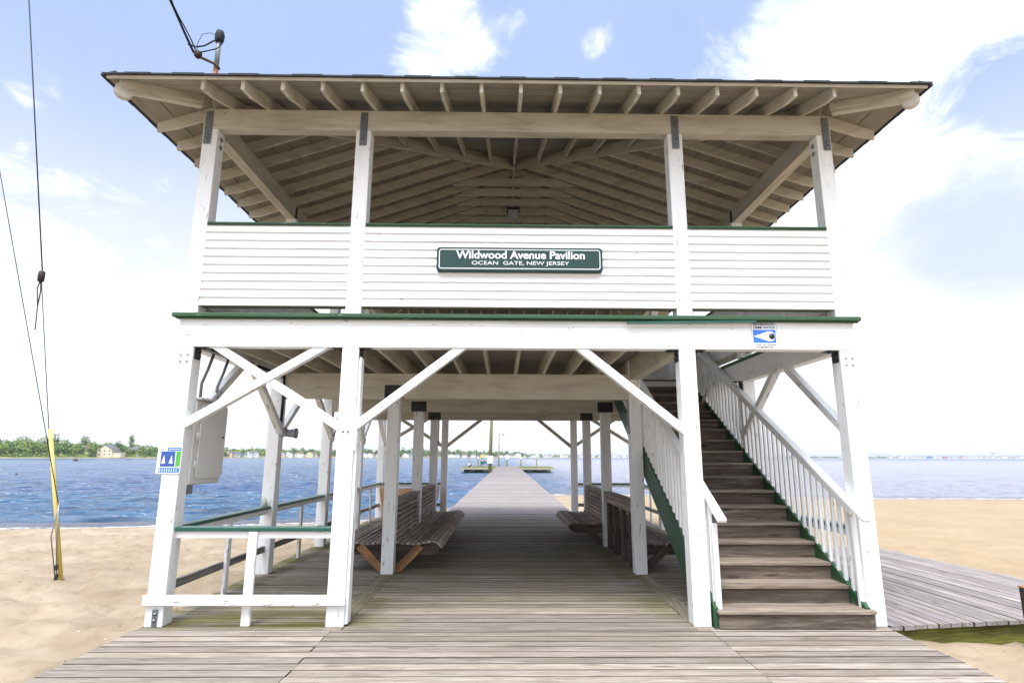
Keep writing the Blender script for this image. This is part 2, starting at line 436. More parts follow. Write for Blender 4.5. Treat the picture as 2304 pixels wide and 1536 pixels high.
def sand_z(x, y):
    ys = shore(x); t = (y + 1.5) / (ys + 1.5)
    top = -.10 if x < 0 else -.20
    if t < 0: zz = top
    else: zz = top + (WATER_Z - top) * (t ** 1.25)
    if t > .97: zz -= (t - .97) * 1.2
    a = .095 * max(0, min(1, (1.0 - t) * 6)) * (1 if x < 0 else (.55 if y < 2 else .32))
    p_ = V((x * 1.3, y * 1.9, 0))
    q_ = V((x * 2.9 + .6 * mnoise.noise(p_), y * 4.2, 0)); rn_ = 1 - abs(mnoise.noise(q_)) * 2.2
    zz += a * (mnoise.noise(p_) * .9 + .85 * (rn_ - .5) + .35 * mnoise.noise(p_ * 5.1))
    # hollows scuffed by feet
    if a > 0:
        n = mnoise.voronoi(V((x * 2.1, y * 2.6, 0)))[0][0]; zz += a * 1.1 * min(n, .45)
    # kept clear below the decks
    if -3.62 < x < 3.66 and -4.5 < y < LY + .1: zz = min(zz, -.34)
    elif 3.6 < x < 7.3 and .15 < y < 5.35 : zz = min(zz, -.30)
    elif abs(x) < 2.6 and y >= LY: zz = min(zz, -.34)
    return max(zz, -4)


def frange(a, b, s):
    o = []
    while a < b - 1e-9: o.append(a); a += s
    return o


def grid(name, xs, ys, fz, mat, extra=None):
    vs = [(x, y, fz(x, y)) for y in ys for x in xs]; nx = len(xs)
    fs = [(j * nx + i, j * nx + i + 1, (j + 1) * nx + i + 1, (j + 1) * nx + i) for j in range(len(ys) - 1) for i in range(nx - 1)]
    me = bpy.data.meshes.new(name); me.from_pydata(vs, [], fs); me.materials.append(mat)
    me.polygons.foreach_set('use_smooth', [True] * len(fs))
    if extra:
        a = me.attributes.new('foam', 'FLOAT', 'POINT'); a.data.foreach_set('value', [extra(v[0], v[1]) for v in vs])
    ob = bpy.data.objects.new(name, me); COL.objects.link(ob); return ob


xs = [-400, -250, -150, -100] + frange(-80, -20, 2.0) + frange(-20, -3.9, .095) + frange(-3.9, 7.6, .15) + frange(7.6, 16, .16) + frange(16, 40, .6) + frange(40, 100, 4) + [150, 250, 400]
ys = [-60, -30, -15, -8] + frange(-4, 8, .075) + frange(8, 20, .13) + frange(20, 38, .35) + [40, 44, 50, 60, 80]
mt, k, b = newmat('beach_sand'); M['sand'] = mt
geo = k.n.new('ShaderNodeNewGeometry'); P = geo.outputs['Position']
n1 = k.noise(P, .8, 5, .55); n2 = k.noise(P, 260, 3, .7); n3 = k.noise(P, 22, 6, .7); n4 = k.noise(P, 5, 5, .6, .5)
spx = k.n.new('ShaderNodeSeparateXYZ'); k.link(P, spx.inputs[0])
c = k.mix(k.smooth(n1, .35, .65), rgb(.27, .21, .14), rgb(.345, .28, .20))
c = k.mix(k.math('MULTIPLY', k.smooth(spx.outputs[0], 1, 8), .6), c, rgb(.33, .235, .125))
c = k.mix(k.math('MULTIPLY', k.smooth(n4, .4, .7), .35), c, rgb(.21, .15, .085))
c = k.mix(k.math('MULTIPLY', k.smooth(n2, .55, .72), .5), c, rgb(.12, .08, .045))
vo = k.n.new('ShaderNodeTexVoronoi'); k.link(P, vo.inputs[0]); vo.inputs['Scale'].default_value = 14
pk = k.n.new('ShaderNodeSeparateColor'); k.link(vo.outputs['Color'], pk.inputs[0])
deb = k.math('MULTIPLY', k.smooth(vo.outputs['Distance'], .22, .10), k.smooth(pk.outputs[0], .955, .965))
c = k.mix(deb, c, rgb(.07, .045, .03))
deb2 = k.math('MULTIPLY', k.smooth(vo.outputs['Distance'], .15, .08), k.smooth(pk.outputs[1], .975, .98))
c = k.mix(deb2, c, rgb(.8, .78, .72))
sp = k.n.new('ShaderNodeSeparateXYZ'); k.link(P, sp.inputs[0])
wet = k.smooth(k.math('ADD', sp.outputs[2], k.math('MULTIPLY', n1, .04)), -.745, -.80)
c = k.mix(k.math('MULTIPLY', wet, .75), c, rgb(.16, .11, .07))
k.link(c, b.inputs['Base Color']); k.link(k.math('SUBTRACT', .95, k.math('MULTIPLY', wet, .65)), b.inputs['Roughness'])
bump(k, b, k.math('ADD', k.math('MULTIPLY', n3, 1.0), k.math('MULTIPLY', n2, .22)), .55, .02)
tag(grid('sand', xs, ys, sand_z, M['sand']), kind='structure')

# --- water
mt, k, b = newmat('bay_water'); M['water'] = mt
geo = k.n.new('ShaderNodeNewGeometry'); P = geo.outputs['Position']
wn1 = k.noise(k.mapping(P, (1.0, 2.2, 1)), 1.6, 6, .62, .4)
wn2 = k.noise(k.mapping(P, (.22, .55, 1)), 1.0, 5, .6, .5)
wn3 = k.noise(k.mapping(P, (.012, .05, 1)), 1.0, 3, .5)
sp = k.n.new('ShaderNodeSeparateXYZ'); k.link(P, sp.inputs[0])
c = k.mix(k.smooth(wn2, .35, .65), rgb(.004, .042, .100), rgb(.014, .100, .215))
c = k.mix(k.math('MULTIPLY', k.smooth(wn3, .45, .6), .45), c, rgb(.004, .028, .15))
fo = attr(k, 'foam').outputs['Fac']
shal = k.smooth(fo, .02, .5)
cloud_reflect = k.math('MULTIPLY', k.smooth(sp.outputs[0], 0, 16), k.smooth(sp.outputs[1], 900, 200))
c = k.mix(k.math('MULTIPLY', cloud_reflect, .88), c, rgb(.27, .265, .32))  # pale cloud reflection painted into the water colour on the right
c = k.mix(k.math('MULTIPLY', shal, .6), c, rgb(.15, .13, .12))
fn = k.noise(k.mapping(P, (.9, 3.5, 1)), 1.6, 6, .65, .6)
fm = k.math('MULTIPLY', k.smooth(k.math('ADD', fo, k.math('MULTIPLY', k.math('SUBTRACT', fn, .5), 2.8)), .88, 1.12), k.smooth(fo, .02, .15))
crest = k.math('MULTIPLY', k.smooth(wn1, .58, .68), k.smooth(wn2, .47, .62))
fm = k.math('MAXIMUM', fm, k.math('MULTIPLY', crest, .55))
c = k.mix(fm, c, rgb(.80, .82, .85))
k.link(c, b.inputs['Base Color']); k.link(k.math('ADD', k.math('MULTIPLY', fm, .6), .16), b.inputs['Roughness'])
b.inputs['IOR'].default_value = 1.33
wb = k.math('ADD', k.math('MULTIPLY', wn1, .28), wn2)
bump(k, b, wb, 1.0, 1.1)


def water_z(x, y):
    d = y - shore(x); a = max(.12, min(1, d / 6)) * .11
    if y > 400: return WATER_Z
    p_ = V((x * .45, y * .95, 0))
    v = mnoise.noise(p_) + .6 * mnoise.noise(p_ * 2.2 + V((9, 1, 0))) + .35 * mnoise.noise(p_ * 4.7)
    r = math.exp(-((d - 1.0) / .35) ** 2) * .07 + math.exp(-((d - 2.4 - .5 * mnoise.noise(V((x * .5, 0, 5)))) / .38) ** 2) * .13 * max(0, mnoise.noise(V((x * .3, 4, 0))) + .5)
    return WATER_Z + a * v + r


def foam(x, y):
    d = y - shore(x)
    return max(0.0, min(1.0, math.exp(-(max(d - .1, 0) / .9) ** 1.1) * .9 if d < 8 else 0))


ux = [math.sinh(i / 200 * 8.2) / math.sinh(8.2) * 9000 for i in range(0, 201)]
xs = [-a for a in ux[:0:-1]] + ux
xs = sorted(set([round(a, 3) for a in xs if abs(a) > 45] + frange(-45, 45, .30)))
ys = [12.0]
while ys[-1] < 9500: ys.append(ys[-1] + max(.16, (ys[-1] - 4) * .0095 if ys[-1] < 300 else ys[-1] * .06))
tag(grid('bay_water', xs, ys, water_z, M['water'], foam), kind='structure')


# --- boardwalk under and in front of the pavilion
def plank_run(mb, x0, x1, ya, yb, pitch=.1435, gap=.010, z1=0.0, th=.036, shift=lambda y: 0, jit=.007):
    y = ya
    while y < yb - .02:
        y2 = min(y + pitch, yb); s_ = shift(y); dz = random.uniform(-.0025, .0025); r = random.random()
        j0, j1 = random.uniform(-jit, jit), random.uniform(-jit, jit)
        mb.box(x0 + s_ + j0, x1 + s_ + j1, y + gap / 2, y2 - gap / 2, z1 - th + dz, z1 + dz, ax=0, rnd=r)
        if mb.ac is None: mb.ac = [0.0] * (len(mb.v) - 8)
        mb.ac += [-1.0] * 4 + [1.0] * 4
        y = y2


mb = MB()
for a, c_ in ((-3.665, -1.775), (-1.769, 1.912), (1.918, 3.70)): plank_run(mb, a, c_, -4.6, -.105)
plank_run(mb, -3.665, -1.868, -.105, LY + .06); plank_run(mb, -1.676, 1.785, -.105, LY + .06); plank_run(mb, 1.976, 3.74, -.105, LY + .06)
for a in (-1.862, 1.791):                       # lengthwise boards in line with the inner posts
    for yy in frange(-.1, LY, 3.4): mb.box(a, a + .18, yy, min(yy + 3.395, LY + .06), -.036, .002, ax=1)
mb.ac += [0.0] * (len(mb.v) - len(mb.ac))
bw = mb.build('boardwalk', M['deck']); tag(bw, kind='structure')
mb = MB(); mb.box(-3.62, 3.68, -4.55, LY, -.30, -.06, ax=1); mb.build('gap_shade_slab', M['dark_wood'], bw)  # solid dark slab added below the boards to stand for shade in the gaps
mb = MB()
for side in (-3.655, 3.70): mb.box(side - .02, side + .02, -4.6, LY, -.34, -.038, ax=1)
mb.build('edge_joist', M['mossy'], bw, org=(0, 0, 0))

# side boardwalk: boards running away from the camera
mb = MB(); x = 3.78
nb = 26; a0, a1 = V((3.80, .06, -.012)), V((7.40, .62, -.012))
for i in range(nb):
    t0, t1 = i / nb, (i + 1) / nb
    pa, pb = a0.lerp(a1, t0), a0.lerp(a1, t1)
    far0, far1 = V((3.74 + (6.98 - 3.74) * t0, 5.28, -.012)), V((3.74 + (6.98 - 3.74) * t1, 5.28, -.012))
    g = .006; j = random.uniform(-.015, .01); dz = random.uniform(-.003, .003); r = random.random()
    e = V((g / 2, 0, 0)); A, Bp, C_, D_ = pa + e, pb - e, far1 - e, far0 + e
    A.y += j; Bp.y += j
    P8 = [A + V((0, 0, dz - .04)), Bp + V((0, 0, dz - .04)), Bp + V((0, 0, dz)), A + V((0, 0, dz)), D_ + V((0, 0, dz - .04)), C_ + V((0, 0, dz - .04)), C_ + V((0, 0, dz)), D_ + V((0, 0, dz))]
    G8 = [(p_.y, (i * .14 if q in (0, 3, 4, 7) else i * .14 + .135), p_.z) for q, p_ in enumerate(P8)]
    mb.hexa(P8, G8, r)
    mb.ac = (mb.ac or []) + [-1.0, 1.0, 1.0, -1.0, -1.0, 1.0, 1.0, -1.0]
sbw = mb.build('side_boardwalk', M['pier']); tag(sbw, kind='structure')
mb = MB(); mb.beam((3.76, .115, -.165), (7.38, .68, -.165), .04, .22); mb.beam((7.36, .66, -.165), (6.96, 5.25, -.165), .04, .22)
for t in (.3, .6, .9): mb.beam((3.8, 5.2 * t, -.17), (7.1, 5.2 * t + .2, -.17), .04, .2)
o = mb.build('edge_joist', M['mossy'], sbw, org=(0, 0, 0))

# --- pier
pier = thing('pier', (0, LY, 0), 'long grey plank pier running from the pavilion out over the bay to a cross platform', 'pier')
shf = lambda y: .0063 * (y - LY)
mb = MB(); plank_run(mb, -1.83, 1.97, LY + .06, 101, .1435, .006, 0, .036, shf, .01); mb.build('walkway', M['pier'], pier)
for sx in (-1.70, 1.84):
    mb = MB(); mb.beam((sx, LY, -.16), (sx + shf(101), 101, -.16), .08, .22); mb.build('stringer', M['pile'], pier)
for yy in frange(LY + 3, 100, 6.0):
    for sx in (-1.76, 1.90):
        mb = MB(); mb.tube([(sx + shf(yy), yy, -2.5), (sx + shf(yy), yy, -.05)], .13, 10); mb.build('pile', M['pile'], pier)


def platform(xa, xb):
    mb = MB(); plank_run(mb, xa, xb, 88, 101, .15, .008, 0, .04)
    pf = mb.build('platform', M['pile'], pier)
    mb = MB()
    for (p_, q_) in (((xa, 87.95), (xb, 87.95)), ((xa, 101.05), (xb, 101.05)), ((xa, 88), (xa, 101)), ((xb, 88), (xb, 101))):
        mb.beam((*p_, -.20), (*q_, -.20), .09, .32)
    mb.build('fascia', M['fascia'], pf)
    for yy in (89, 94.5, 100):
        for xx in (xa + .6, (xa + xb) / 2, xb - .6):
            mb = MB(); mb.tube([(xx, yy, -2.6), (xx, yy, -.3)], .17, 10); mb.build('pile', M['pile'], pf)
    for yy in (89.2, 99.8):
        mb = MB(); mb.beam((xa + .7, yy, -.85), (xb - .7, yy, -.34), .08, .16); mb.build('cross_brace', M['pile'], pf)
        mb = MB(); mb.beam((xa + .7, yy + .1, -.34), (xb - .7, yy + .1, -.85), .08, .16); mb.build('cross_brace', M['pile'], pf)


platform(-6.9, -1.36); platform(2.50, 7.95)

# ladder at the pier edge
lad = thing('ladder', (-1.30, 86, -.1), 'small dark ladder at the pier edge beside the left platform', 'ladder')
for xx in (-1.75, -1.30):
    mb = MB(); mb.tube([(xx, 85.8, -1.2), (xx, 85.8, .12), (xx, 86.3, .12)], .035, 6); mb.build('side_rail', M['darksteel'], lad)
for zz in (-.8, -.5, -.2):
    mb = MB(); mb.tube([(-1.75, 85.8, zz), (-1.30, 85.8, zz)], .03, 6); mb.build('rung', M['darksteel'], lad)

# pilings standing above the platform
for i, (px_, yy, hh, lab) in enumerate(((-4.6, 98, 1.35, 'wooden piling with white cap near the seated figure at the left end of the platform'), (-2.1, 98, 1.30, 'wooden piling with white cap behind the green bench on the platform'),
                                       (.55, 99, 1.25, 'wooden piling with white cap just right of the thin pole'), (3.1, 99.5, 1.3, 'wooden piling with white cap at the far end of the pier walkway'),
                                       (5.9, 99.5, 1.3, 'wooden piling on the right platform, rightmost of the row'))):
    t_ = thing('piling', (px_, yy, 0), lab, 'piling', 'pilings on the pier platform')
    mb = MB(); mb.tube([(px_, yy, -2.5), (px_, yy, hh)], .14, 10); mb.build('post', M['pile'], t_)
    if i < 4: mb = MB(); mb.lathe([(.17, hh - .02), (.165, hh + .05), (.03, hh + .2)], (px_, yy, 0), 10); mb.build('cap', M['signwhite'], t_)

# utility poles on the pier
t_ = thing('utility_pole', (-1.62, 56, 0), 'thick greenish wooden utility pole at the left edge of the pier', 'pole')
mb = MB(); mb.tube([(-1.55, 56, -2.2), (-1.33, 56, 9.0)], .2, 12, radii=[.20, .15]); mb.build('shaft', M['pile'], t_)
mb = MB(); mb.box(-1.82, -1.22, 55.74, 55.80, .95, 1.75); mb.box(-1.74, -1.3, 55.70, 55.745, 1.1, 1.62); mb.build('notice_board', M['signwhite'], t_)
mb = MB(); mb.box(-1.22, -1.02, 55.9, 56.1, 4.6, 4.85); mb.build('junction_box', M['box'], t_)
t_ = thing('utility_pole', (-.95, 97, 0), 'thin bluish utility pole standing further out on the pier', 'pole')
mb = MB(); mb.tube([(-.95, 97, -2.2), (-.85, 97, 5.7)], .14, 10, radii=[.16, .12]); mb.build('shaft', M['greywood'], t_)
mb = MB(); mb.tube([(-.85, 97, 5.4), (-.55, 97, 5.75), (-.1, 97, 5.6)], .04, 6); mb.build('bracket_arm', M['steel'], t_)
mb = MB(); mb.lathe([(.06, 5.62), (.17, 5.5), (.15, 5.38), (.05, 5.36)], (-.08, 97, 0), 10); mb.build('lamp_head', M['steel'], t_)

# green bench on the platform
t_ = thing('park_bench', (-3.1, 94, 0), 'green slatted bench with a back standing on the left pier platform', 'bench')
mb = MB()
for i in range(4): mb.box(-4.0, -2.2, 94 + i * .11, 94.09 + i * .11, .42, .46)
mb.build('seat', M['benchgreen'], t_)
mb = MB()
for i in range(4): mb.box(-4.0, -2.2, 93.93 - i * .015, 93.97 - i * .015, .50 + i * .12, .60 + i * .12)
mb.build('backrest', M['benchgreen'], t_)
for xx in (-3.9, -2.3):
    mb = MB(); mb.box(xx - .04, xx + .04, 93.95, 94.02, .0, 1.0); mb.box(xx - .04, xx + .04, 94.38, 94.44, .0, .62); mb.box(xx - .04, xx + .04, 93.95, 94.44, .58, .63); mb.build('leg', M['benchgreen'], t_)

# ------------------------------------------------------------------ people on the platform


def skin_fig(name, J, E, mat, parent):
    """J: {name:(pos,radius)}, E: edges; one continuous skinned surface"""
    ks = list(J); me = bpy.data.meshes.new(name)
    org = parent.location
    me.from_pydata([tuple(V(J[q][0]) - org) for q in ks], [(ks.index(a), ks.index(b_)) for a, b_ in E], [])
    me.materials.append(mat)
    ob = bpy.data.objects.new(name, me); COL.objects.link(ob); ob.parent = parent
    sk = ob.modifiers.new('skin', 'SKIN'); sk.use_smooth_shade = True
    for i, q in enumerate(ks):
        sv = me.skin_vertices[0].data[i]; r = J[q][1]; sv.radius = (r, r) if not isinstance(r, tuple) else r; sv.use_root = (i == 0)
    ob.modifiers.new('sub', 'SUBSURF').levels = 1; ob.modifiers['sub'].render_levels = 1
    return ob


def seated_person(x, y, seat, turn, label, top, legs, low=False):
    root = thing('person', (x, y, seat - (.42 if not low else 0)), label, 'person')
    c_, s_ = math.cos(turn), math.sin(turn)
    def T(a, b_, h_): return (x + a * c_ - b_ * s_, y + a * s_ + b_ * c_, seat + h_)      # b_ forward
    kn = (.42, .12) if not low else (.36, .42); ft = (.46, -.40) if not low else (.62, .06)
    J = {'pelvis': (T(0, 0, .10), .13), 'waist': (T(0, .02, .28), .12), 'chest': (T(0, .03, .46), .15), 'neck': (T(0, .05, .62), .055),
         'jaw': (T(0, .09, .70), .07), 'head': (T(0, .08, .80), .10), 'crown': (T(0, .07, .88), .075)}
    Ed = [('pelvis', 'waist'), ('waist', 'chest'), ('chest', 'neck'), ('neck', 'jaw'), ('jaw', 'head'), ('head', 'crown')]
    for sd_, nm in ((-1, 'l'), (1, 'r')):
        J['hip' + nm] = (T(sd_ * .10, .05, .09), .095); J['knee' + nm] = (T(sd_ * .14, kn[0], kn[1]), .065); J['ank' + nm] = (T(sd_ * .13, ft[0], ft[1]), .04); J['toe' + nm] = (T(sd_ * .14, ft[0] + .18, ft[1] - .04), .035)
        J['sho' + nm] = (T(sd_ * .18, .03, .54), .06); J['elb' + nm] = (T(sd_ * .25, .08, .28), .042); J['wri' + nm] = (T(sd_ * .16, .30, .20), .028); J['hand' + nm] = (T(sd_ * .12, .38, .19), .03)
        Ed += [('pelvis', 'hip' + nm), ('hip' + nm, 'knee' + nm), ('knee' + nm, 'ank' + nm), ('ank' + nm, 'toe' + nm), ('chest', 'sho' + nm), ('sho' + nm, 'elb' + nm), ('elb' + nm, 'wri' + nm), ('wri' + nm, 'hand' + nm)]
        for f_, (da, dh) in enumerate(((-.03, .0), (-.01, .01), (.01, .01), (.03, 0))):
            J['f%d%s' % (f_, nm)] = (T(sd_ * .12 + da, .46, .175 + dh), .009); Ed.append(('hand' + nm, 'f%d%s' % (f_, nm)))
        J['th' + nm] = (T(sd_ * .06, .40, .20), .011); Ed.append(('hand' + nm, 'th' + nm))
    skin_fig('body', J, Ed, M['skin'], root)
    Jt = {q: (J[q][0], J[q][1] + .016) for q in ('pelvis', 'waist', 'chest', 'shol', 'elbl', 'shor', 'elbr')}
    skin_fig('shirt', Jt, [('pelvis', 'waist'), ('waist', 'chest'), ('chest', 'shol'), ('shol', 'elbl'), ('chest', 'shor'), ('shor', 'elbr')], top, root)
    Jl = {q: (J[q][0], J[q][1] + .014) for q in ('pelvis', 'hipl', 'kneel', 'hipr', 'kneer')}
    skin_fig('shorts', Jl, [('pelvis', 'hipl'), ('hipl', 'kneel'), ('pelvis', 'hipr'), ('hipr', 'kneer')], legs, root)
    mb = MB(); hc = V(T(0, .055, .83))
    mb.lathe([(.02, -.10), (.09, -.07), (.112, 0), (.10, .06), (.06, .10), (.01, .115)], hc, 12); mb.build('hair', M['hair'], root)
    hx = V(T(0, .19, .79)); mb = MB(); mb.tube([V(T(0, .165, .81)), hx, V(T(0, .17, .765))], .014, 6); mb.build('nose', M['skin'], root)
    for sd_ in (-1, 1):
        mb = MB(); mb.lathe([(.003, -.012), (.012, 0), (.003, .012)], T(sd_ * .038, .165, .815), 6); mb.build('eye', M['signblack'], root)
    return root


seated_person(-3.75, 94.2, .46, 0, 'person in a pink top seated on the green bench, back turned', M['pinkcloth'], M['blackcloth'])
seated_person(-5.75, 90.6, .02, -1.2, 'person in white top and dark shorts sitting on the platform boards, knees up', M['whitecloth'], M['blackcloth'], True)

# ------------------------------------------------------------------ far shore
AX = 1132.0


def at_px(px, dist):       # a place on the far shore: bearing taken from the picture, real distance
    d = F + R_ * ((px - 1152) / 1292.03); h_ = V((d.x, d.y, 0)).normalized()
    return V((CAM.x + h_.x * dist, CAM.y + h_.y * dist, 0))


SHORE = [(-900, 560), (-400, 570), (0, 600), (350, 620), (520, 700), (750, 880), (1000, 1100), (1170, 1300), (1260, 1700), (1450, 2300), (1800, 2900), (2400, 3100), (3400, 3000)]
HT = [(-900, 19), (0, 18.5), (150, 17), (250, 15), (330, 13), (380, 12), (520, 11.5), (640, 12.5), (750, 13.5), (900, 16), (1020, 18), (1150, 15), (1200, 11), (1350, 6), (1450, 5), (3400, 5)]


def lin(T_, x):
    if x <= T_[0][0]: return T_[0][1]
    for (a, b_), (c_, d_) in zip(T_, T_[1:]):
        if x <= c_: return b_ + (d_ - b_) * (x - a) / (c_ - a)
    return T_[-1][1]


def sdist(px): return lin(SHORE, px)


vs = []; fs = []; steps = list(range(-900, 3401, 20))
for i, px_ in enumerate(steps):
    d0 = sdist(px_) * (1 + .006 * mnoise.noise(V((px_ * .03, 0, 0))))
    for dd, zz in ((-12, WATER_Z - .6), (0, WATER_Z + .5), (14, WATER_Z + 1.4), (60, 2.0), (400, 3.0), (1500, 3.0)):
        p_ = at_px(px_, d0 + dd); vs.append((p_.x, p_.y, zz))
for i in range(len(steps) - 1):
    for j in range(5): a = i * 6 + j; fs.append((a, a + 6, a + 7, a + 1))
me = bpy.data.meshes.new('far_shore'); me.from_pydata(vs, [], fs); me.materials.append(M['land'])
o = bpy.data.objects.new('far_shore', me); COL.objects.link(o); tag(o, kind='structure')

mt, k, b = newmat('foliage'); M['leaf'] = mt
rn = attr(k, 'rnd').outputs['Fac']; gc = attr(k, 'gc').outputs['Vector']
c = k.mix(k.smooth(rn, .0, 1.0), rgb(.045, .13, .016), rgb(.24, .30, .034))
c = k.mix(k.smooth(k.noise(gc, .25, 3, .5), .45, .65), c, rgb(.11, .17, .02))
k.link(c, b.inputs['Base Color']); b.inputs['Roughness'].default_value = .7; b.inputs['Specular IOR Level'].default_value = .2


def crown(mb, c_, rx, rz, n, size, hue):
    """leaf clumps scattered through an uneven crown volume"""
    c_ = V(c_); lobes = [(V((random.uniform(-.55, .55) * rx, random.uniform(-.5, .5) * rx, random.uniform(-.45, .6) * rz)), random.uniform(.38, .62)) for _ in range(7)]
    for _ in range(n):
        lo, lr = random.choice(lobes)
        u = V((random.gauss(0, 1), random.gauss(0, 1), random.gauss(0, 1))).normalized() * random.uniform(.55, 1.0) ** .5
        p_ = c_ + lo + V((u.x * rx * lr, u.y * rx * lr, u.z * rz * lr * 1.1))
        nrm = (u + V((random.uniform(-.7, .7), random.uniform(-.7, .7), random.uniform(-.3, .9)))).normalized()
        a = nrm.orthogonal().normalized(); a.rotate(Matrix.Rotation(random.random() * 6.28, 3, nrm)); b_ = nrm.cross(a)
        s1, s2 = size * random.uniform(.6, 1.2), size * random.uniform(.4, .9)
        o_ = len(mb.v)
        mb.v += [p_ - a * s1, p_ - b_ * s2, p_ + a * s1, p_ + b_ * s2]; mb.f.append([o_, o_ + 1, o_ + 2, o_ + 3]); mb.sm.append(False)
        mb.gc += [p_] * 4; r_ = max(0, min(1, hue + random.uniform(-.15, .15))); mb.rn += [r_] * 4


mb = MB(); px_ = -330.0
while px_ < 1390:
    d0 = sdist(px_); ht = lin(HT, px_)
    dens = 1.0 if px_ < 1180 else .35
    for row, (off, k_) in enumerate(((26, .62), (60, .85), (110, 1.0))):
        if row == 0 and 500 < px_ < 1180 and random.random() < .25: continue
        if random.random() > dens: continue
        h_ = ht * k_ * random.uniform(.72, 1.06); p_ = at_px(px_ + random.uniform(-9, 9), d0 + off + random.uniform(-8, 8))
        rx = random.uniform(4.0, 6.5) * (1 if px_ < 450 else .9)
        crown(mb, (p_.x, p_.y, 1.2 + h_ * .5), rx * 1.25, h_ * .50, 260 if px_ < 450 else 120, .95 if px_ < 450 else 1.4, random.choice((.15, .35, .5, .7, .9)) if px_ < 620 or px_ > 1170 else random.choice((.1, .2, .35, .6)))
    px_ += 10 if px_ < 450 else 8
# low scrub along the water line
px_ = -330.0
while px_ < 520:
    p_ = at_px(px_, sdist(px_) + random.uniform(6, 20)); crown(mb, (p_.x, p_.y, 1.6), random.uniform(2.5, 5), random.uniform(1.5, 3.0), 30, .8, random.choice((.6, .9, .4)))
    px_ += 7
wd = mb.build('shoreline_wood', M['leaf'], None); tag(wd, 'leafy green wood along the far shore behind the houses', 'wood', kind='stuff')


def tree(px_, dist, h_, rx, hue, label):
    p_ = at_px(px_, dist); t_ = thing('tree', (p_.x, p_.y, 1.5), label, 'tree', 'trees standing out on the far shore')
    mb = MB(); mb.tube([(p_.x, p_.y, .5), (p_.x + .3, p_.y, h_ * .5), (p_.x, p_.y, h_ * .85)], .4, 7, radii=[.5, .35, .1])
    for q in range(4):
        a = q * 1.6; mb.tube([(p_.x + .2, p_.y, h_ * (.4 + .08 * q)), (p_.x + math.cos(a) * rx * .6, p_.y + math.sin(a) * rx * .6, h_ * (.6 + .08 * q))], .15, 5)
    mb.build('trunk', M['bark'], t_)
    mb = MB(); crown(mb, (p_.x, p_.y, h_ * .66), rx, h_ * .36, 220, .8, hue); mb.build('crown', M['leaf'], t_)


tree(155, 690, 21.5, 6, .2, 'tall dark round-topped tree rising above the wood left of the yellow cable guard')
tree(226, 668, 20.0, 5, .25, 'dark tree standing above the wood, left of the big cream house')
tree(300, 655, 16.0, 5.5, .15, 'broad dark green tree right behind the big cream house on the far shore')
tree(327, 650, 20.5, 3.5, .55, 'slim pale tree rising highest near the sailing poster')
tree(242, 622, 10.5, 6.5, .45, 'low rounded tree on the far bank just left of the big cream house')
tree(166, 622, 9.5, 5.5, .3, 'low dark tree on the far bank right of the yellow cable guard')

WC = {'white': (.78, .78, .76), 'cream': (.68, .60, .43), 'tan': (.62, .48, .36), 'grey': (.36, .38, .42), 'pale blue': (.62, .68, .74), 'pink': (.68, .56, .52), 'red': (.50, .12, .10), 'blue': (.06, .20, .45), 'yellow': (.72, .58, .25)}
for q, v_ in list(WC.items()): M['w_' + q] = plain('siding_' + q.replace(' ', '_'), v_, .7, 0, .06, .3)
M['roofgrey'] = plain('roof_grey', (.11, .115, .13), .85, 0, .2, 1); M['roofbrown'] = plain('roof_brown', (.16, .10, .07), .85, 0, .2, 1)


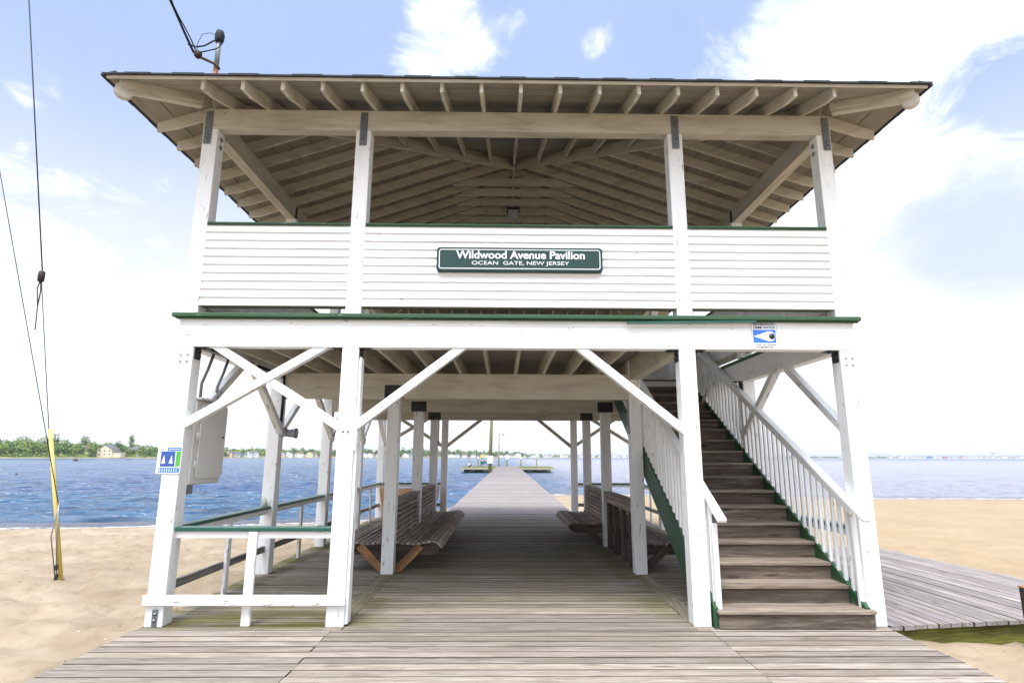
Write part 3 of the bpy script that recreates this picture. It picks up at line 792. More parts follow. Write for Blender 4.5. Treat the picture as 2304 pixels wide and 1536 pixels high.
def house(px_, dist, wd_, h_, rh, col, roof, label, group='houses on the far shore', wing=0, nwin=3, gable=False, zb=None):
    p_ = at_px(px_, dist); zb = 1.0 if zb is None else zb; dp = wd_ * .7
    t_ = thing('house', (p_.x, p_.y, zb), label, 'house', group)
    mb = MB(); mb.box(p_.x - wd_ / 2, p_.x + wd_ / 2, p_.y, p_.y + dp, zb - 1, zb + h_)
    if gable: mb.prism([(p_.x - wd_ / 2, zb + h_), (p_.x + wd_ / 2, zb + h_), (p_.x, zb + h_ + rh)], 1, p_.y, p_.y + dp)
    if wing: mb.box(p_.x + wd_ / 2, p_.x + wd_ / 2 + wing, p_.y + 1, p_.y + dp * .8, zb - 1, zb + h_ * .62)
    wl = mb.build('wall', M['w_' + col], t_)
    mb = MB(); e = .5
    if gable:
        for s_ in (-1, 1):
            mb.hexa([(p_.x + s_ * (wd_ / 2 + e), p_.y - e, zb + h_ - .35), (p_.x, p_.y - e, zb + h_ + rh), (p_.x, p_.y - e, zb + h_ + rh + .25), (p_.x + s_ * (wd_ / 2 + e), p_.y - e, zb + h_ - .1),
                     (p_.x + s_ * (wd_ / 2 + e), p_.y + dp + e, zb + h_ - .35), (p_.x, p_.y + dp + e, zb + h_ + rh), (p_.x, p_.y + dp + e, zb + h_ + rh + .25), (p_.x + s_ * (wd_ / 2 + e), p_.y + dp + e, zb + h_ - .1)])
    else:
        mb.poly([(p_.x - wd_ / 2 - e, p_.y - e, zb + h_), (p_.x + wd_ / 2 + e, p_.y - e, zb + h_), (p_.x + wd_ / 2 + e, p_.y + dp + e, zb + h_), (p_.x - wd_ / 2 - e, p_.y + dp + e, zb + h_), (p_.x - wd_ * .3, p_.y + dp / 2, zb + h_ + rh), (p_.x + wd_ * .3, p_.y + dp / 2, zb + h_ + rh)],
                [(3, 2, 1, 0), (0, 1, 5, 4), (1, 2, 5), (2, 3, 4, 5), (3, 0, 4)])
    if wing: mb.box(p_.x + wd_ / 2 - .2, p_.x + wd_ / 2 + wing + .4, p_.y + .5, p_.y + dp * .8 + .4, zb + h_ * .62, zb + h_ * .62 + .5)
    mb.build('roof', M[roof], t_)
    for st in range(2 if h_ > 4.5 else 1):
        for q in range(nwin):
            xx = p_.x - wd_ / 2 + (q + .5) * wd_ / nwin; zz = zb + 1.1 + st * h_ * .5
            mb = MB(); mb.box(xx - .55, xx + .55, p_.y - .05, p_.y + .05, zz, zz + 1.3); mb.build('window', M['window'], t_)
    return t_


house(270, 622, 13, 6.0, 4.0, 'cream', 'roofgrey', 'large cream house with grey roof and low wing on the left far shore', wing=7, gable=True)
house(222, 640, 9, 6.5, 2.5, 'cream', 'roofbrown', 'cream house half hidden by trees left of the large cream house')
house(331, 640, 10, 6.0, 2.6, 'white', 'roofgrey', 'white house among trees left of the sailing poster')
house(92, 645, 9, 5.0, 3, 'grey', 'roofgrey', 'grey house almost buried in the wood left of the yellow cable guard')
row = [(537, 'tan', 1), (556, 'grey', 0), (581, 'pale blue', 1), (594, 'white', 0), (640, 'grey', 0), (652, 'pink', 1), (667, 'white', 1), (691, 'white', 0), (714, 'cream', 1), (722, 'white', 0), (800, 'white', 1), (818, 'pink', 1), (831, 'white', 1), (843, 'white', 1),
       (866, 'tan', 0), (894, 'cream', 0), (922, 'white', 1), (930, 'grey', 0), (1010, 'white', 0), (1022, 'white', 1), (1032, 'pale blue', 0), (1045, 'white', 0), (1056, 'white', 1), (1068, 'white', 0), (1090, 'yellow', 1), (1101, 'white', 0), (1128, 'white', 0), (1142, 'white', 1), (1152, 'cream', 0)]
ords = 'first second third fourth fifth sixth seventh eighth ninth tenth eleventh twelfth thirteenth fourteenth fifteenth sixteenth seventeenth eighteenth nineteenth twentieth'.split()
cnt = {}
for px_, col, gb in row:
    cnt[col] = cnt.get(col, 0) + 1
    d0 = sdist(px_) + 14; sc_ = d0 / 700
    house(px_, d0, random.uniform(7.5, 10) * sc_ ** .6, random.uniform(3.6, 4.8), random.uniform(1.6, 2.6), col, random.choice(('roofgrey', 'roofbrown')), '%s waterfront house behind the posts, %s %s one from the left' % (col, ords[cnt[col] - 1], col), nwin=2, gable=bool(gb))
cols = ['white', 'cream', 'white', 'pale blue', 'white', 'white', 'pink', 'white']; cn2 = {}
pxs = [1166 + 11.5 * i for i in range(23)]
for i, px_ in enumerate(pxs):
    col = cols[i % 8]; cn2[col] = cn2.get(col, 0) + 1; d0 = sdist(px_) + 14
    house(px_, d0, random.uniform(9, 15), random.uniform(3.5, 7.0), random.uniform(1.5, 3.0), col, 'roofbrown' if i % 3 else 'roofgrey', 'low %s house on the shore beyond the pier, %s %s from left' % (col, ords[cn2[col] - 1], col), nwin=2, gable=i % 2 == 0)
cn3 = {}
px_ = 1868.0; i = 0
while px_ < 2304:
    col = random.choice(['white', 'white', 'cream', 'white', 'pale blue', 'pink'])
    if 2046 < px_ < 2062: col = 'blue'
    if 2082 < px_ < 2094: col = 'red'
    if not (1925 < px_ < 1962):
        cn3[col] = cn3.get(col, 0) + 1; k3 = cn3[col] - 1
        house(px_, sdist(px_) + 20, random.uniform(14, 26), random.uniform(4.5, 8.5), random.uniform(1.5, 3), col, 'roofgrey' if i % 2 else 'roofbrown', 'tiny %s building on the distant right shore, %s %s' % (col, ords[k3] if k3 < 20 else 'twenty-' + ords[k3 - 20], col), 'buildings on the right shore', nwin=3, gable=i % 2 == 1)
    px_ += random.uniform(9.5, 14); i += 1

# low tree line on the right shore
mb = MB(); px_ = 1395.0
while px_ < 2420:
    d0 = sdist(px_) + 60
    if random.random() < .85:
        p_ = at_px(px_, d0); crown(mb, (p_.x, p_.y, 3.6), random.uniform(10, 20), random.uniform(2.6, 5.2) * (1.3 if px_ > 2230 else 1), 40, 3.0, .2)
    px_ += 8
wd = mb.build('distant_tree_line', M['leaf'], None); tag(wd, 'thin hazy line of trees behind the buildings on the distant right shore', 'trees', kind='stuff')

# water tower
p_ = at_px(2194, 3300); t_ = thing('water_tower', (p_.x, p_.y, 2), 'pale water tower standing above the distant right shore', 'water tower')
mb = MB(); mb.lathe([(2, 20), (8, 24), (9, 28), (7, 31), (1, 32.5)], (p_.x, p_.y, 0), 16); mb.build('tank', M['w_pale blue'], t_)
for q in range(5):
    a = q * 2 * math.pi / 5; mb = MB(); mb.tube([(p_.x + 8 * math.cos(a), p_.y + 8 * math.sin(a), 1), (p_.x + 6 * math.cos(a), p_.y + 6 * math.sin(a), 24)], .35, 6); mb.build('leg', M['w_pale blue'], t_)

# bridge far off on the right
p0_, p1_ = at_px(1795, 3400), at_px(1868, 3300); t_ = thing('bridge', (p0_.x, p0_.y, 0), 'low pale road bridge on piers on the far right horizon', 'bridge')
mb = MB(); mb.beam((p0_.x, p0_.y, 6.5), (p1_.x, p1_.y, 6.5), 9, 1.6); mb.build('road_deck', M['w_grey'], t_)
for q in range(12):
    c_ = p0_.lerp(p1_, (q + .5) / 12); mb = MB(); mb.box(c_.x - 1.2, c_.x + 1.2, c_.y - 3, c_.y + 3, -2, 5.75); mb.build('bridge_pier', M['w_grey'], t_)

# floats and a bird
for px_, dist, col, lab in ((37, 430, 'red', 'red float on the water near the far left shore'), (210, 330, 'dark_wood', 'small dark buoy on the water left of the sailing poster'), (87, 100, 'dark_wood', 'small dark buoy nearest the beach beside the yellow cable guard')):
    p_ = at_px(px_, dist); rr = .9 if dist > 300 else .16
    t_ = thing('buoy', (p_.x, p_.y, WATER_Z), lab, 'buoy')
    mb = MB(); mb.lathe([(rr * .3, -.4), (rr, -.1), (rr, rr * .5), (rr * .4, rr * 1.2), (rr * .12, rr * 1.3), (rr * .1, rr * 2)], (p_.x, p_.y, WATER_Z), 10); mb.build('float', M[col], t_)
p_ = at_px(687, 72); t_ = thing('gull', (p_.x, p_.y, WATER_Z), 'white gull floating on the water between the left posts', 'bird')
mb = MB(); mb.tube([(p_.x - .22, p_.y, WATER_Z + .16), (p_.x - .15, p_.y, WATER_Z + .14), (p_.x, p_.y, WATER_Z + .12), (p_.x + .1, p_.y, WATER_Z + .14), (p_.x + .15, p_.y, WATER_Z + .2), (p_.x + .17, p_.y, WATER_Z + .26), (p_.x + .21, p_.y, WATER_Z + .26), (p_.x + .25, p_.y, WATER_Z + .25)], .1, 8, radii=[.01, .045, .08, .06, .03, .035, .025, .005]); mb.build('body', M['gull'], t_)
mb = MB(); mb.tube([(p_.x + .08, p_.y - .06, WATER_Z + .17), (p_.x - .1, p_.y - .07, WATER_Z + .17), (p_.x - .22, p_.y - .03, WATER_Z + .17)], .06, 6, radii=[.02, .04, .01]); mb.build('wing', M['w_grey'], t_)

# ------------------------------------------------------------------ pavilion
PAV = thing('pavilion', (XM, LY / 2, 0), 'white two-storey open timber pavilion with a broad hip roof over the boardwalk', 'pavilion')
RZ0, SL = 5.635, .345                                    # underside of the rafters at the wall line, slope
CX = XM
HALF = (X3 - X0) / 2


def zr(d): return RZ0 + SL * d


def bolt(mb, x, y, z_, axis, r=.014, t=.012):
    c_ = V((x, y, z_)); a = V((0, 0, 0)); a[axis] = 1
    mb.tube([c_ - a * t, c_ + a * t], r, 6); mb.tube([c_ - a * t * 1.6, c_ + a * t * 1.6], r * .5, 6)


# lower posts
for r in range(5):
    for ci, cx_ in enumerate(colx):
        y0 = rowy[r]
        top = ZB if (ci in (0, 3) or r in (0, 4)) else ZIB
        if ci == 2 and r == 1: top = ZT
        mb = MB(); mb.box(cx_, cx_ + W, y0, y0 + W, 0, top - .001, ax=2)
        po = mb.build('post', M['white'], PAV, .006)
        bs = MB()
        if r == 0 and ci in (0, 3):                       # four bolts below the beam, steel shoe at the foot
            for dx in (.055, .125):
                for dz in (.085, .155): bolt(bs, cx_ + dx, y0 - .004, ZB - dz, 1, .017, .01)
            bs.build('bolt', M['boltsteel'], po)
            bs = MB(); bx = cx_ + (.075 if ci == 0 else .004)
            bs.box(bx, bx + .055, y0 - .008, y0 - .001, 0.0, .165); bolt(bs, bx + .03, y0 - .01, .125, 1, .016); bolt(bs, bx + .027, y0 - .01, .065, 1, .016)
            bs.build('post_shoe', M['steel'], po)
        # connector at the top
        if (ci in (0, 3)) or r in (0, 4):
            inner = 1 if ci in (0, 2) else -1
            if ci in (1,): inner = 1
            for sgn in ((1, -1) if ci in (1, 2) else ((1,) if ci == 0 else (-1,))):
                bs = MB(); xx = cx_ + W if sgn > 0 else cx_
                a, b_ = sorted((xx + sgn * .001, xx + sgn * .008)); c1, c2 = sorted((xx + sgn * .008, xx + sgn * .12))
                bs.box(a, b_, y0 + .03, y0 + .15, ZB - .13, ZB - .003); bs.box(c1, c2, y0 + .03, y0 + .15, ZB - .010, ZB - .003)
                for dz in (.04, .09): bolt(bs, xx + sgn * .01, y0 + .06, ZB - dz, 0, .014, .012); bolt(bs, xx + sgn * .01, y0 + .12, ZB - dz, 0, .014, .012)
                for dx in (.04, .09): bolt(bs, xx + sgn * dx, y0 + .06, ZB - .012, 2, .014, .012)
                bs.build('corner_bracket', M['darksteel'], po)
# timber packing on the inner face of front left inner post
mb = MB(); mb.box(colx[1] + W + .001, colx[1] + W + .03, .03, .15, 0.02, 2.7, ax=2); mb.build('post_strip', M['white'], PAV, .003)

# rim beams
mb = MB(); mb.box(X0 - .003, X3 + .003, -.003, .14, ZB, ZT - .075, ax=0, rnd=.95); mb.box(X0 - .003, X3 + .003, .001, .137, ZT - .0735, ZT, ax=0, rnd=.8)
mb.build('rim_beam', M['white'], PAV, .004)
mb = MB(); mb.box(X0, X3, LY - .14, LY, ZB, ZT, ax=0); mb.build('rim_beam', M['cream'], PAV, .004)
for xx in (X0, X3 - .14):
    for i in range(4):
        ya, yb = max(.14, i * B + (W if 0 else 0) + (.001 if i else 0)), min((i + 1) * B - .001, LY - .141)
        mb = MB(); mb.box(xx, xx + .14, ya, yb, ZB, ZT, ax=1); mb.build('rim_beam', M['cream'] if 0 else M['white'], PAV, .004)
mb = MB(); mb.box(colx[2] + .02, colx[2] + .16, .141, B - .001, ZB, ZT, ax=1); mb.build('stair_header', M['cream'], PAV, .004)
mb = MB(); mb.box(colx[2] + .02, colx[2] + .16, B + W + .001, 5.30, ZB, ZT, ax=1); mb.build('stair_header', M['cream'], PAV, .004)
# inner beams
for i in (1, 2, 3):
    xe = X2 - .001 if i == 1 else X3 - W - .001
    mb = MB(); mb.box(X0 + W + .001, xe, i * B + .012, i * B + .15, ZIB, ZIT, ax=0)
    bm_ = mb.build('inner_beam', M['cream'], PAV, .004)
    for cx_ in ((colx[1], colx[2]) if i > 1 else (colx[1],)):
        bs = MB(); bs.box(cx_ - .06, cx_ + W + .06, i * B + .004, i * B + .0115, ZIB + .004, ZIB + .20 if i > 1 else ZIB + .205)
        for dx in (-.04, W + .04):
            for dz in (.05, .15): bolt(bs, cx_ + dx, i * B + .003, ZIB + dz, 1)
        bs.build('splice_plate', M['darksteel'], bm_)
# floor: boards and joists
fl = MB()
for y in frange(.145, LY - .15, .1435):
    xe = X3 - .15 if y > 5.1 else colx[2] + .15
    fl.box(X0 + .145, xe, y, y + .1385, ZT + .002, ZF, ax=0)
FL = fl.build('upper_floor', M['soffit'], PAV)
for j in range(-8, 9):
    xx = CX + .4215 * j + .02
    if xx > colx[2] - .05:
        ya = 5.33
        if xx > X3 - .2: continue
    else: ya = .1405
    if xx < X0 + .2: continue
    mb = MB(); mb.box(xx - .02, xx + .02, ya, LY - .1405, ZIT + .001, ZT, ax=1); mb.build('joist', M['cream'], FL, .002)
mb = MB(); mb.box(colx[2] + .161, X3 - .141, 5.17, 5.26, ZB + .03, ZT, ax=0); mb.build('trimmer', M['white'], FL, .003)

# green sill round the upper floor
sl_ = MB(); sl_.box(X0 - .062, X3 + .062, -.066, .16, ZT + .001, ZS, ax=0); sl_.box(X0 - .03, X3 + .045, -.045, -.006, ZT - .016, ZT, ax=0)
for xa in (X0 - .06, X3 - .16): sl_.box(xa, xa + .22, .161, LY - .161, ZT + .002, ZS - .002, ax=1)
sl_.box(X0 - .07, X3 + .07, LY - .16, LY + .07, ZT + .001, ZS, ax=0)
sl_.build('sill', M['green'], PAV, .008)
mb = MB(); mb.beam((1.22, -.055, ZT - .036), (X3 - 1.1, -.055, ZT - .012), .02, .024); mb.build('sill_trim', M['teal'], PAV)

# upper posts, headers
UP = [(c_, r) for r in range(5) for c_ in range(4) if c_ in (0, 3) or r in (0, 4)]
for ci, r in UP:
    mb = MB(); mb.box(colx[ci] + .004, colx[ci] + W - .004, rowy[r] + .004, rowy[r] + W - .004, ZS - (.0 if r in (0,) or ci in (0, 3) else 0) + .001, ZH0 - .001, ax=2)
    mb.build('upper_post', M['white'], PAV, .006)
HD = []
for ya in (0.0, LY - .14):
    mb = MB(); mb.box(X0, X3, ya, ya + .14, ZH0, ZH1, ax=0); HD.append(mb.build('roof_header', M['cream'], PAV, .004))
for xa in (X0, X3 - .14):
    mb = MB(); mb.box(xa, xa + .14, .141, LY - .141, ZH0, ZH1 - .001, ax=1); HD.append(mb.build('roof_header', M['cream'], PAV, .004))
for ci in range(4):
    xx = (X0 + .022, colx[1] + .05, colx[2] + .05, X3 - .105)[ci]
    bs = MB(); bs.box(xx, xx + .085, -.007, -.001, ZH0 - .20, ZH1 - .03)
    for dz in (.04, .10): bolt(bs, xx + .043, -.008, ZH1 - .03 - dz, 1, .010, .006)
    bs2 = []
    for dz in (.04, .10): bolt(bs, xx + .043, -.012, ZH0 - .20 + dz, 1, .021, .012)
    bs.build('strap_plate', M['steel'], HD[0])
for r in (1, 2, 3):
    for s_, xx in ((1, X0 + .141), (-1, X3 - .141)):
        bs = MB(); a, b_ = sorted((xx, xx + s_ * .006)); bs.box(a, b_, rowy[r] + .03, rowy[r] + .11, ZH0 + .001, ZH1 - .03); bs.build('strap_plate', M['darksteel'], HD[2 if s_ > 0 else 3])
for xx, s_ in ((X0 + W - .004, 1), (X3 - W + .004, -1)):           # side bolts near the head of the corner posts
    bs = MB()
    for dz in (.10, .20): bolt(bs, xx, .09, ZH0 - dz, 0, .028, .012)
    bs.build('bolt', M['steel'], HD[0])

# walls of the upper floor


def clap_panel(xa, xb, yface, cap=True):
    mb = MB(); n = 10; h_ = (ZG - .022 - ZP) / n
    for i in range(n):
        z0, z1 = ZP + i * h_ + .004, ZP + (i + 1) * h_
        P8 = [(xa, yface - .022, z0), (xb, yface - .022, z0), (xb, yface - .002, z1), (xa, yface - .001, z1), (xa, yface + .02, z0), (xb, yface + .02, z0), (xb, yface + .02, z1), (xa, yface + .02, z1)]
        mb.hexa(P8, [(p_[0], p_[2], p_[1]) for p_ in P8], random.uniform(.6, .9))
    mb.box(xa, xb, yface + .0, yface + .0195, ZP + .002, ZG - .03, ax=0)
    o_ = mb.build('wall_panel', M['clap'], PAV)
    mb = MB(); mb.box(xa, xb, yface + .021, yface + .11, ZP - .0, ZG - .03, ax=0); mb.build('panel_back', M['soffit'], o_)
    mb = MB(); mb.box(xa, xb, yface - .03, yface + .125, ZG - .022, ZG, ax=0); mb.box(xa, xb, yface - .02, yface - .0145, ZG - .034, ZG - .022, ax=0); mb.build('cap_rail', M['green'], o_, .004)
    return o_


for a, b_ in ((X0 + W - .003, colx[1] + .003), (colx[1] + W - .003, colx[2] + .003), (colx[2] + W - .003, colx[3] + .003)): clap_panel(a, b_, .022)


def board_wall(xa, xb, ya, yb, along, z0=ZP, z1=ZG, cap=True, mat='clap'):
    """wall of vertical boards"""
    mb = MB(); L0, L1 = (xa, xb) if along == 0 else (ya, yb); t = L0
    while t < L1 - .01:
        t2 = min(t + .14, L1)
        if along == 0: mb.box(t + .002, t2 - .002, ya, yb, z0, z1 - .03, ax=2)
        else: mb.box(xa, xb, t + .002, t2 - .002, z0, z1 - .03, ax=2)
        t = t2
    o_ = mb.build('board_wall', M[mat], PAV)
    if cap: mb = MB(); mb.box(xa - .03, xb + .03, ya - (.03 if along == 0 else 0), yb + (.03 if along == 0 else 0), z1 - .029, z1, ax=along); mb.build('cap_rail', M['green'], o_)
    mb = MB(); mb.box(xa - .012, xb + .012, ya - (.012 if along == 0 else -.001), yb + (.012 if along == 0 else -.001), z0 - .03, z0 + .05, ax=along); mb.build('base_trim', M['cream'], o_)


for i in range(4):
    for xa in (X0 + .05, X3 - .09): board_wall(xa, xa + .04, i * B + W, (i + 1) * B, 1)
for a, b_ in ((X0 + W, colx[1]), (colx[1] + W, colx[2]), (colx[2] + W, colx[3])): board_wall(a, b_, LY - .12, LY - .08, 0)
board_wall(colx[2] + .05, X3 - .15, 6.55, 6.60, 0, ZF + .03, ZG + .3, False)

# roof
RF = MB()
D0 = -.70; TH = .148; bd = .235
ymid = (D0, HALF)
def ring(d): return X0 + d, X3 - d, d, LY - d
def strip(mb, dA, dB, zoff, th, mat_side=None, gap=.011):
    xa0, xb0, ya0, yb0 = ring(dA + gap / 2); xa1, xb1, ya1, yb1 = ring(dB - gap / 2)
    zA, zB = zr(dA + gap / 2) + TH + zoff, zr(dB - gap / 2) + TH + zoff
    quads = [((xa0, ya0, zA), (xb0, ya0, zA), (xb1, ya1, zB), (xa1, ya1, zB), 0), ((xa0, yb0, zA), (xb0, yb0, zA), (xb1, yb1, zB), (xa1, yb1, zB), 0),
             ((xa0, ya0, zA), (xa0, yb0, zA), (xa1, yb1, zB), (xa1, ya1, zB), 1), ((xb0, ya0, zA), (xb0, yb0, zA), (xb1, yb1, zB), (xb1, ya1, zB), 1)]
    for a, b_, c_, d_, ax in quads:
        Pq = [V(q) for q in (a, b_, c_, d_)]; up_ = V((0, 0, th))
        P8 = [Pq[0], Pq[1], Pq[2], Pq[3]] + [q + up_ for q in Pq]
        s_ = MB(); r_ = random.random(); G = []
        for q in P8: G.append((q[ax], (q[1 - ax]), q[2]))
        mb.poly(P8, [(0, 1, 2, 3), (7, 6, 5, 4), (0, 4, 5, 1), (1, 5, 6, 2), (2, 6, 7, 3), (3, 7, 4, 0)], G, r_)
sh = MB(); d = D0 + .02
while d < HALF - .02:
    strip(sh, d, min(d + bd, HALF), .0, .018); d += bd
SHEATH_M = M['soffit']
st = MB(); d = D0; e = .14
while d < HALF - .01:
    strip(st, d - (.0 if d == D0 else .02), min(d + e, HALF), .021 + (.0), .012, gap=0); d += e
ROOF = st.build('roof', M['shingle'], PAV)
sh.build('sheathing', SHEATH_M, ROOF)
# ragged shingle tabs and drip edge at the eaves
tb = MB()
def tabs(pA, pB, nrm):
    pA, pB = V(pA), V(pB); L = (pB - pA).length; d_ = (pB - pA).normalized(); t = 0; q = 0
    while t < L - .05:
        l_ = min(random.uniform(.22, .36), L - t); h_ = .007 if q % 2 else .003; ex = .036 if q % 2 else .030
        a = pA + d_ * t; b_ = pA + d_ * (t + l_)
        lo, hi = V((0, 0, -.006)), V((0, 0, .008 + h_)); inn = V(nrm) * -.12 + V((0, 0, .12 * SL)); out = V(nrm) * ex
        tb.hexa([a + out + lo, b_ + out + lo, b_ + out + hi, a + out + hi, a + inn + lo, b_ + inn + lo, b_ + inn + hi, a + inn + hi]); t += l_; q += 1
ze = zr(D0) + TH + .021
xa, xb, ya, yb = ring(D0)
tabs((xa, ya, ze), (xb, ya, ze), (0, -1, 0)); tabs((xa, yb, ze), (xb, yb, ze), (0, 1, 0)); tabs((xa, ya, ze), (xa, yb, ze), (-1, 0, 0)); tabs((xb, ya, ze), (xb, yb, ze), (1, 0, 0))
tb.build('eave_shingles', M['shingle'], ROOF)
for A_, B_ in (((xa + .03, ya + .012, ze - .012), (xb - .03, ya + .012, ze - .012)), ((xa + .03, yb - .012, ze - .012), (xb - .03, yb - .012, ze - .012))): dr_ = MB(); dr_.beam(A_, B_, .016, .034); dr_.build('eave_trim', M['cream'], ROOF)


def rafter(x_or_y, side, d1, tail=-.645):
    """side: 0 front, 1 back, 2 left, 3 right; d runs inwards from the wall line"""
    tw = .020
    prof = [(tail, zr(tail) + TH), (tail, zr(tail) + TH - .135 + .02), (tail + .22, zr(tail + .22) - .0), (d1, zr(d1)), (d1, zr(d1) + TH - .001)]
    mb = MB()
    def mp(P):
        return [(p_[ax_], (p_[ax2] - x_or_y), p_[2] - SL * abs(p_[ax_])) for p_ in P]
    if side in (0, 1):
        ax_, ax2 = 1, 0
        pr = [((d_ if side == 0 else LY - d_), z_) for d_, z_ in prof]
        mb.prism(pr, 0, x_or_y - tw, x_or_y + tw, None, mp)
    else:
        ax_, ax2 = 0, 1
        pr = [((X0 + d_ if side == 2 else X3 - d_), z_) for d_, z_ in prof]
        mb.prism(pr, 1, x_or_y - tw, x_or_y + tw, None, mp)
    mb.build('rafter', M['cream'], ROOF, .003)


for j in range(-8, 9):
    xx = CX + .4215 * j
    d1 = HALF - abs(xx - CX) - .03
    for s_ in (0, 1): rafter(xx, s_, min(d1, HALF - .03))
n = int((LY - .3) / .4215); off = (LY - n * .4215) / 2
for i in range(n + 1):
    yy = off + i * .4215; d1 = min(yy, LY - yy, HALF) - .03
    if d1 < .15: continue
    for s_ in (2, 3): rafter(yy, s_, min(d1, HALF - .02))
    if HALF - .35 < yy < LY - HALF + .35:
        mb = MB(); zc_ = 6.50; hw = (HALF - (zc_ + .02 - RZ0) / SL)
        hw2 = (HALF - (zc_ + .145 - RZ0) / SL)
        mb.prism([(CX - hw, zc_), (CX + hw, zc_), (CX + hw2, zc_ + .14), (CX - hw2, zc_ + .14)], 1, yy + .021, yy + .059, None, lambda P: [(p_[0], p_[2], p_[1]) for p_ in P])
        mb.build('collar_tie', M['cream'], ROOF, .003)
mb = MB(); mb.box(CX - .02, CX + .02, HALF - .1, LY - HALF + .1, zr(HALF) - .08, zr(HALF) + TH - .02, ax=1); mb.build('ridge_board', M['cream'], ROOF)
for sx in (-1, 1):
    for sy in (0, 1):
        cx0 = X0 if sx < 0 else X3; cy0 = 0 if sy == 0 else LY; dy = 1 if sy == 0 else -1
        a = V((cx0 - sx * .06, cy0 + dy * .06, zr(.06) + .045)); b_ = V((CX + sx * .01, cy0 + dy * (HALF - .01), zr(HALF) + .045))
        mb = MB(); mb.beam(a, b_, .045, .20); hip = mb.build('hip_rafter', M['cream'], ROOF, .003)
        # doubled hip tail with rounded end
        t0 = V((cx0 - sx * -.04, cy0 - dy * .04, 0)); od = V((sx, -dy, 0)).normalized()
        L_ = .72
        sn = V((-od.y, od.x, 0))
        def tailpiece(dz, hh, l_, r_, hw_, lab):
            ol = []                          # outline in (along, z)
            ss = -SL / math.sqrt(2)
            zt_ = lambda u: zr(0) + .10 + ss * u + dz
            ol.append((-.02, zt_(-.02) - hh / 2)); ol.append((l_ - r_ * .9, zt_(l_ - r_ * .9) - hh / 2))
            cx_, cz_ = l_, zt_(l_) - (r_ - hh / 2)
            for q in range(13):
                an = math.radians(-160 + q * 250 / 12); ol.append((cx_ + r_ * math.cos(an), cz_ + r_ * math.sin(an)))
            ol.append((-.02, zt_(-.02) + hh / 2))
            P_ = []; G_ = []
            for side_ in (-hw_, hw_):
                for u, zz in ol: q = t0 + od * u + sn * side_; P_.append((q.x, q.y, zz)); G_.append((u, zz, side_))
            nn = len(ol); mb2 = MB()
            mb2.poly(P_, [tuple(range(nn))[::-1], tuple(range(nn, 2 * nn))] + [(q, (q + 1) % nn, nn + (q + 1) % nn, nn + q) for q in range(nn)], G_)
            mb2.build('hip_tail', M['cream'], hip, .003)
        tailpiece(.0, .125, L_, .075, .068, '')
        tailpiece(-.055, .10, L_ + .02, .085, .040, '')
# conduit along the right hip and hanging light
mb = MB()
pts = []
for q in range(9):
    t = q / 8; pts.append((X3 - .25 - (HALF - .3) * t, .25 + (HALF - .3) * t, zr(.25 + (HALF - .3) * t) + .02 + .01 * math.sin(q * 2)))
mb.tube(pts, .011, 6); t_ = mb.build('conduit', M['cable'], ROOF)
L1 = thing('ceiling_light', (CX, 4.55, 6.49), 'boxy floodlight hanging from a collar tie under the ridge', 'light')
mb = MB(); mb.box(CX - .13, CX + .13, 4.46, 4.60, 6.40, 6.47); mb.build('mount', M['darksteel'], L1, .005)
mb = MB(); mb.poly([(CX - .105, 4.40, 6.40), (CX + .105, 4.40, 6.40), (CX + .105, 4.58, 6.40), (CX - .105, 4.58, 6.40), (CX - .075, 4.43, 6.27), (CX + .075, 4.43, 6.27), (CX + .075, 4.55, 6.27), (CX - .075, 4.55, 6.27)],
                   [(3, 2, 1, 0), (4, 5, 6, 7), (0, 1, 5, 4), (1, 2, 6, 5), (2, 3, 7, 6), (3, 0, 4, 7)]); mb.build('diffuser', M['lens'], L1, .006)

# braces


def brace(p_, q_, mat='white', y0=0, t=.088, name='brace', bolts=False):
    mb = MB(); mb.beam(p_, q_, t, .088, up=(0, 0, 1)); o_ = mb.build(name, M['worn' if mat == 'white' and abs(p_[0] - q_[0]) < .1 else mat], PAV, .004)
    return o_


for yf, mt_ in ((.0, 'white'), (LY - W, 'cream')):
    yc = yf + .056
    brace((-3.50, yc, 1.965), (-2.00, yc, 2.86), mt_)
    dd = (V((-1.82, 0, 1.93)) - V((-3.30, 0, 2.86)))
    a, b_ = V((-3.30, yc + .012, 2.86)), V((-1.82, yc + .012, 1.93))
    brace(a, b_, mt_)
    brace((-1.72, yc, 1.935), (-.52, yc, 2.86), mt_); brace((.66, yc, 2.86), (1.83, yc, 1.915), mt_)
    if yf > 1:
        brace((1.90, yc, 1.95), (3.30, yc, 2.86), mt_); brace((2.15, yc + .012, 2.86), (3.62, yc + .012, 1.95), mt_)
for cx_ in (X0 + .09, X3 - .09):
    s_ = 1 if cx_ < 0 else -1
    for i in range(4):
        ym = i * B + W / 2 + B / 2
        for sg in (-1, 1):
            a = V((cx_ + s_ * .012 * (sg + 1), ym + sg * .03, 2.80)); b_ = V((cx_ + s_ * .012 * (sg + 1), ym + sg * (B / 2 - .04), 1.90))
            if sg > 0: b_ = V((cx_ + s_ * .10, ym + B / 2 - .0, 1.96)); a = V((cx_ + s_ * .10, ym + .03, 2.84))
            o_ = brace(a, b_, 'white' if s_ > 0 else 'white', t=.088)
            if sg > 0 and s_ > 0:
                bs = MB()
                for dy_ in (-.03, .03): bs.tube([(b_.x + .02 + dy_, b_.y - .075, b_.z + .075), (b_.x + .02 + dy_, b_.y - .02, b_.z + .10)], .014, 6)
                bs.build('bolt', M['darksteel'], o_)

# lower railings


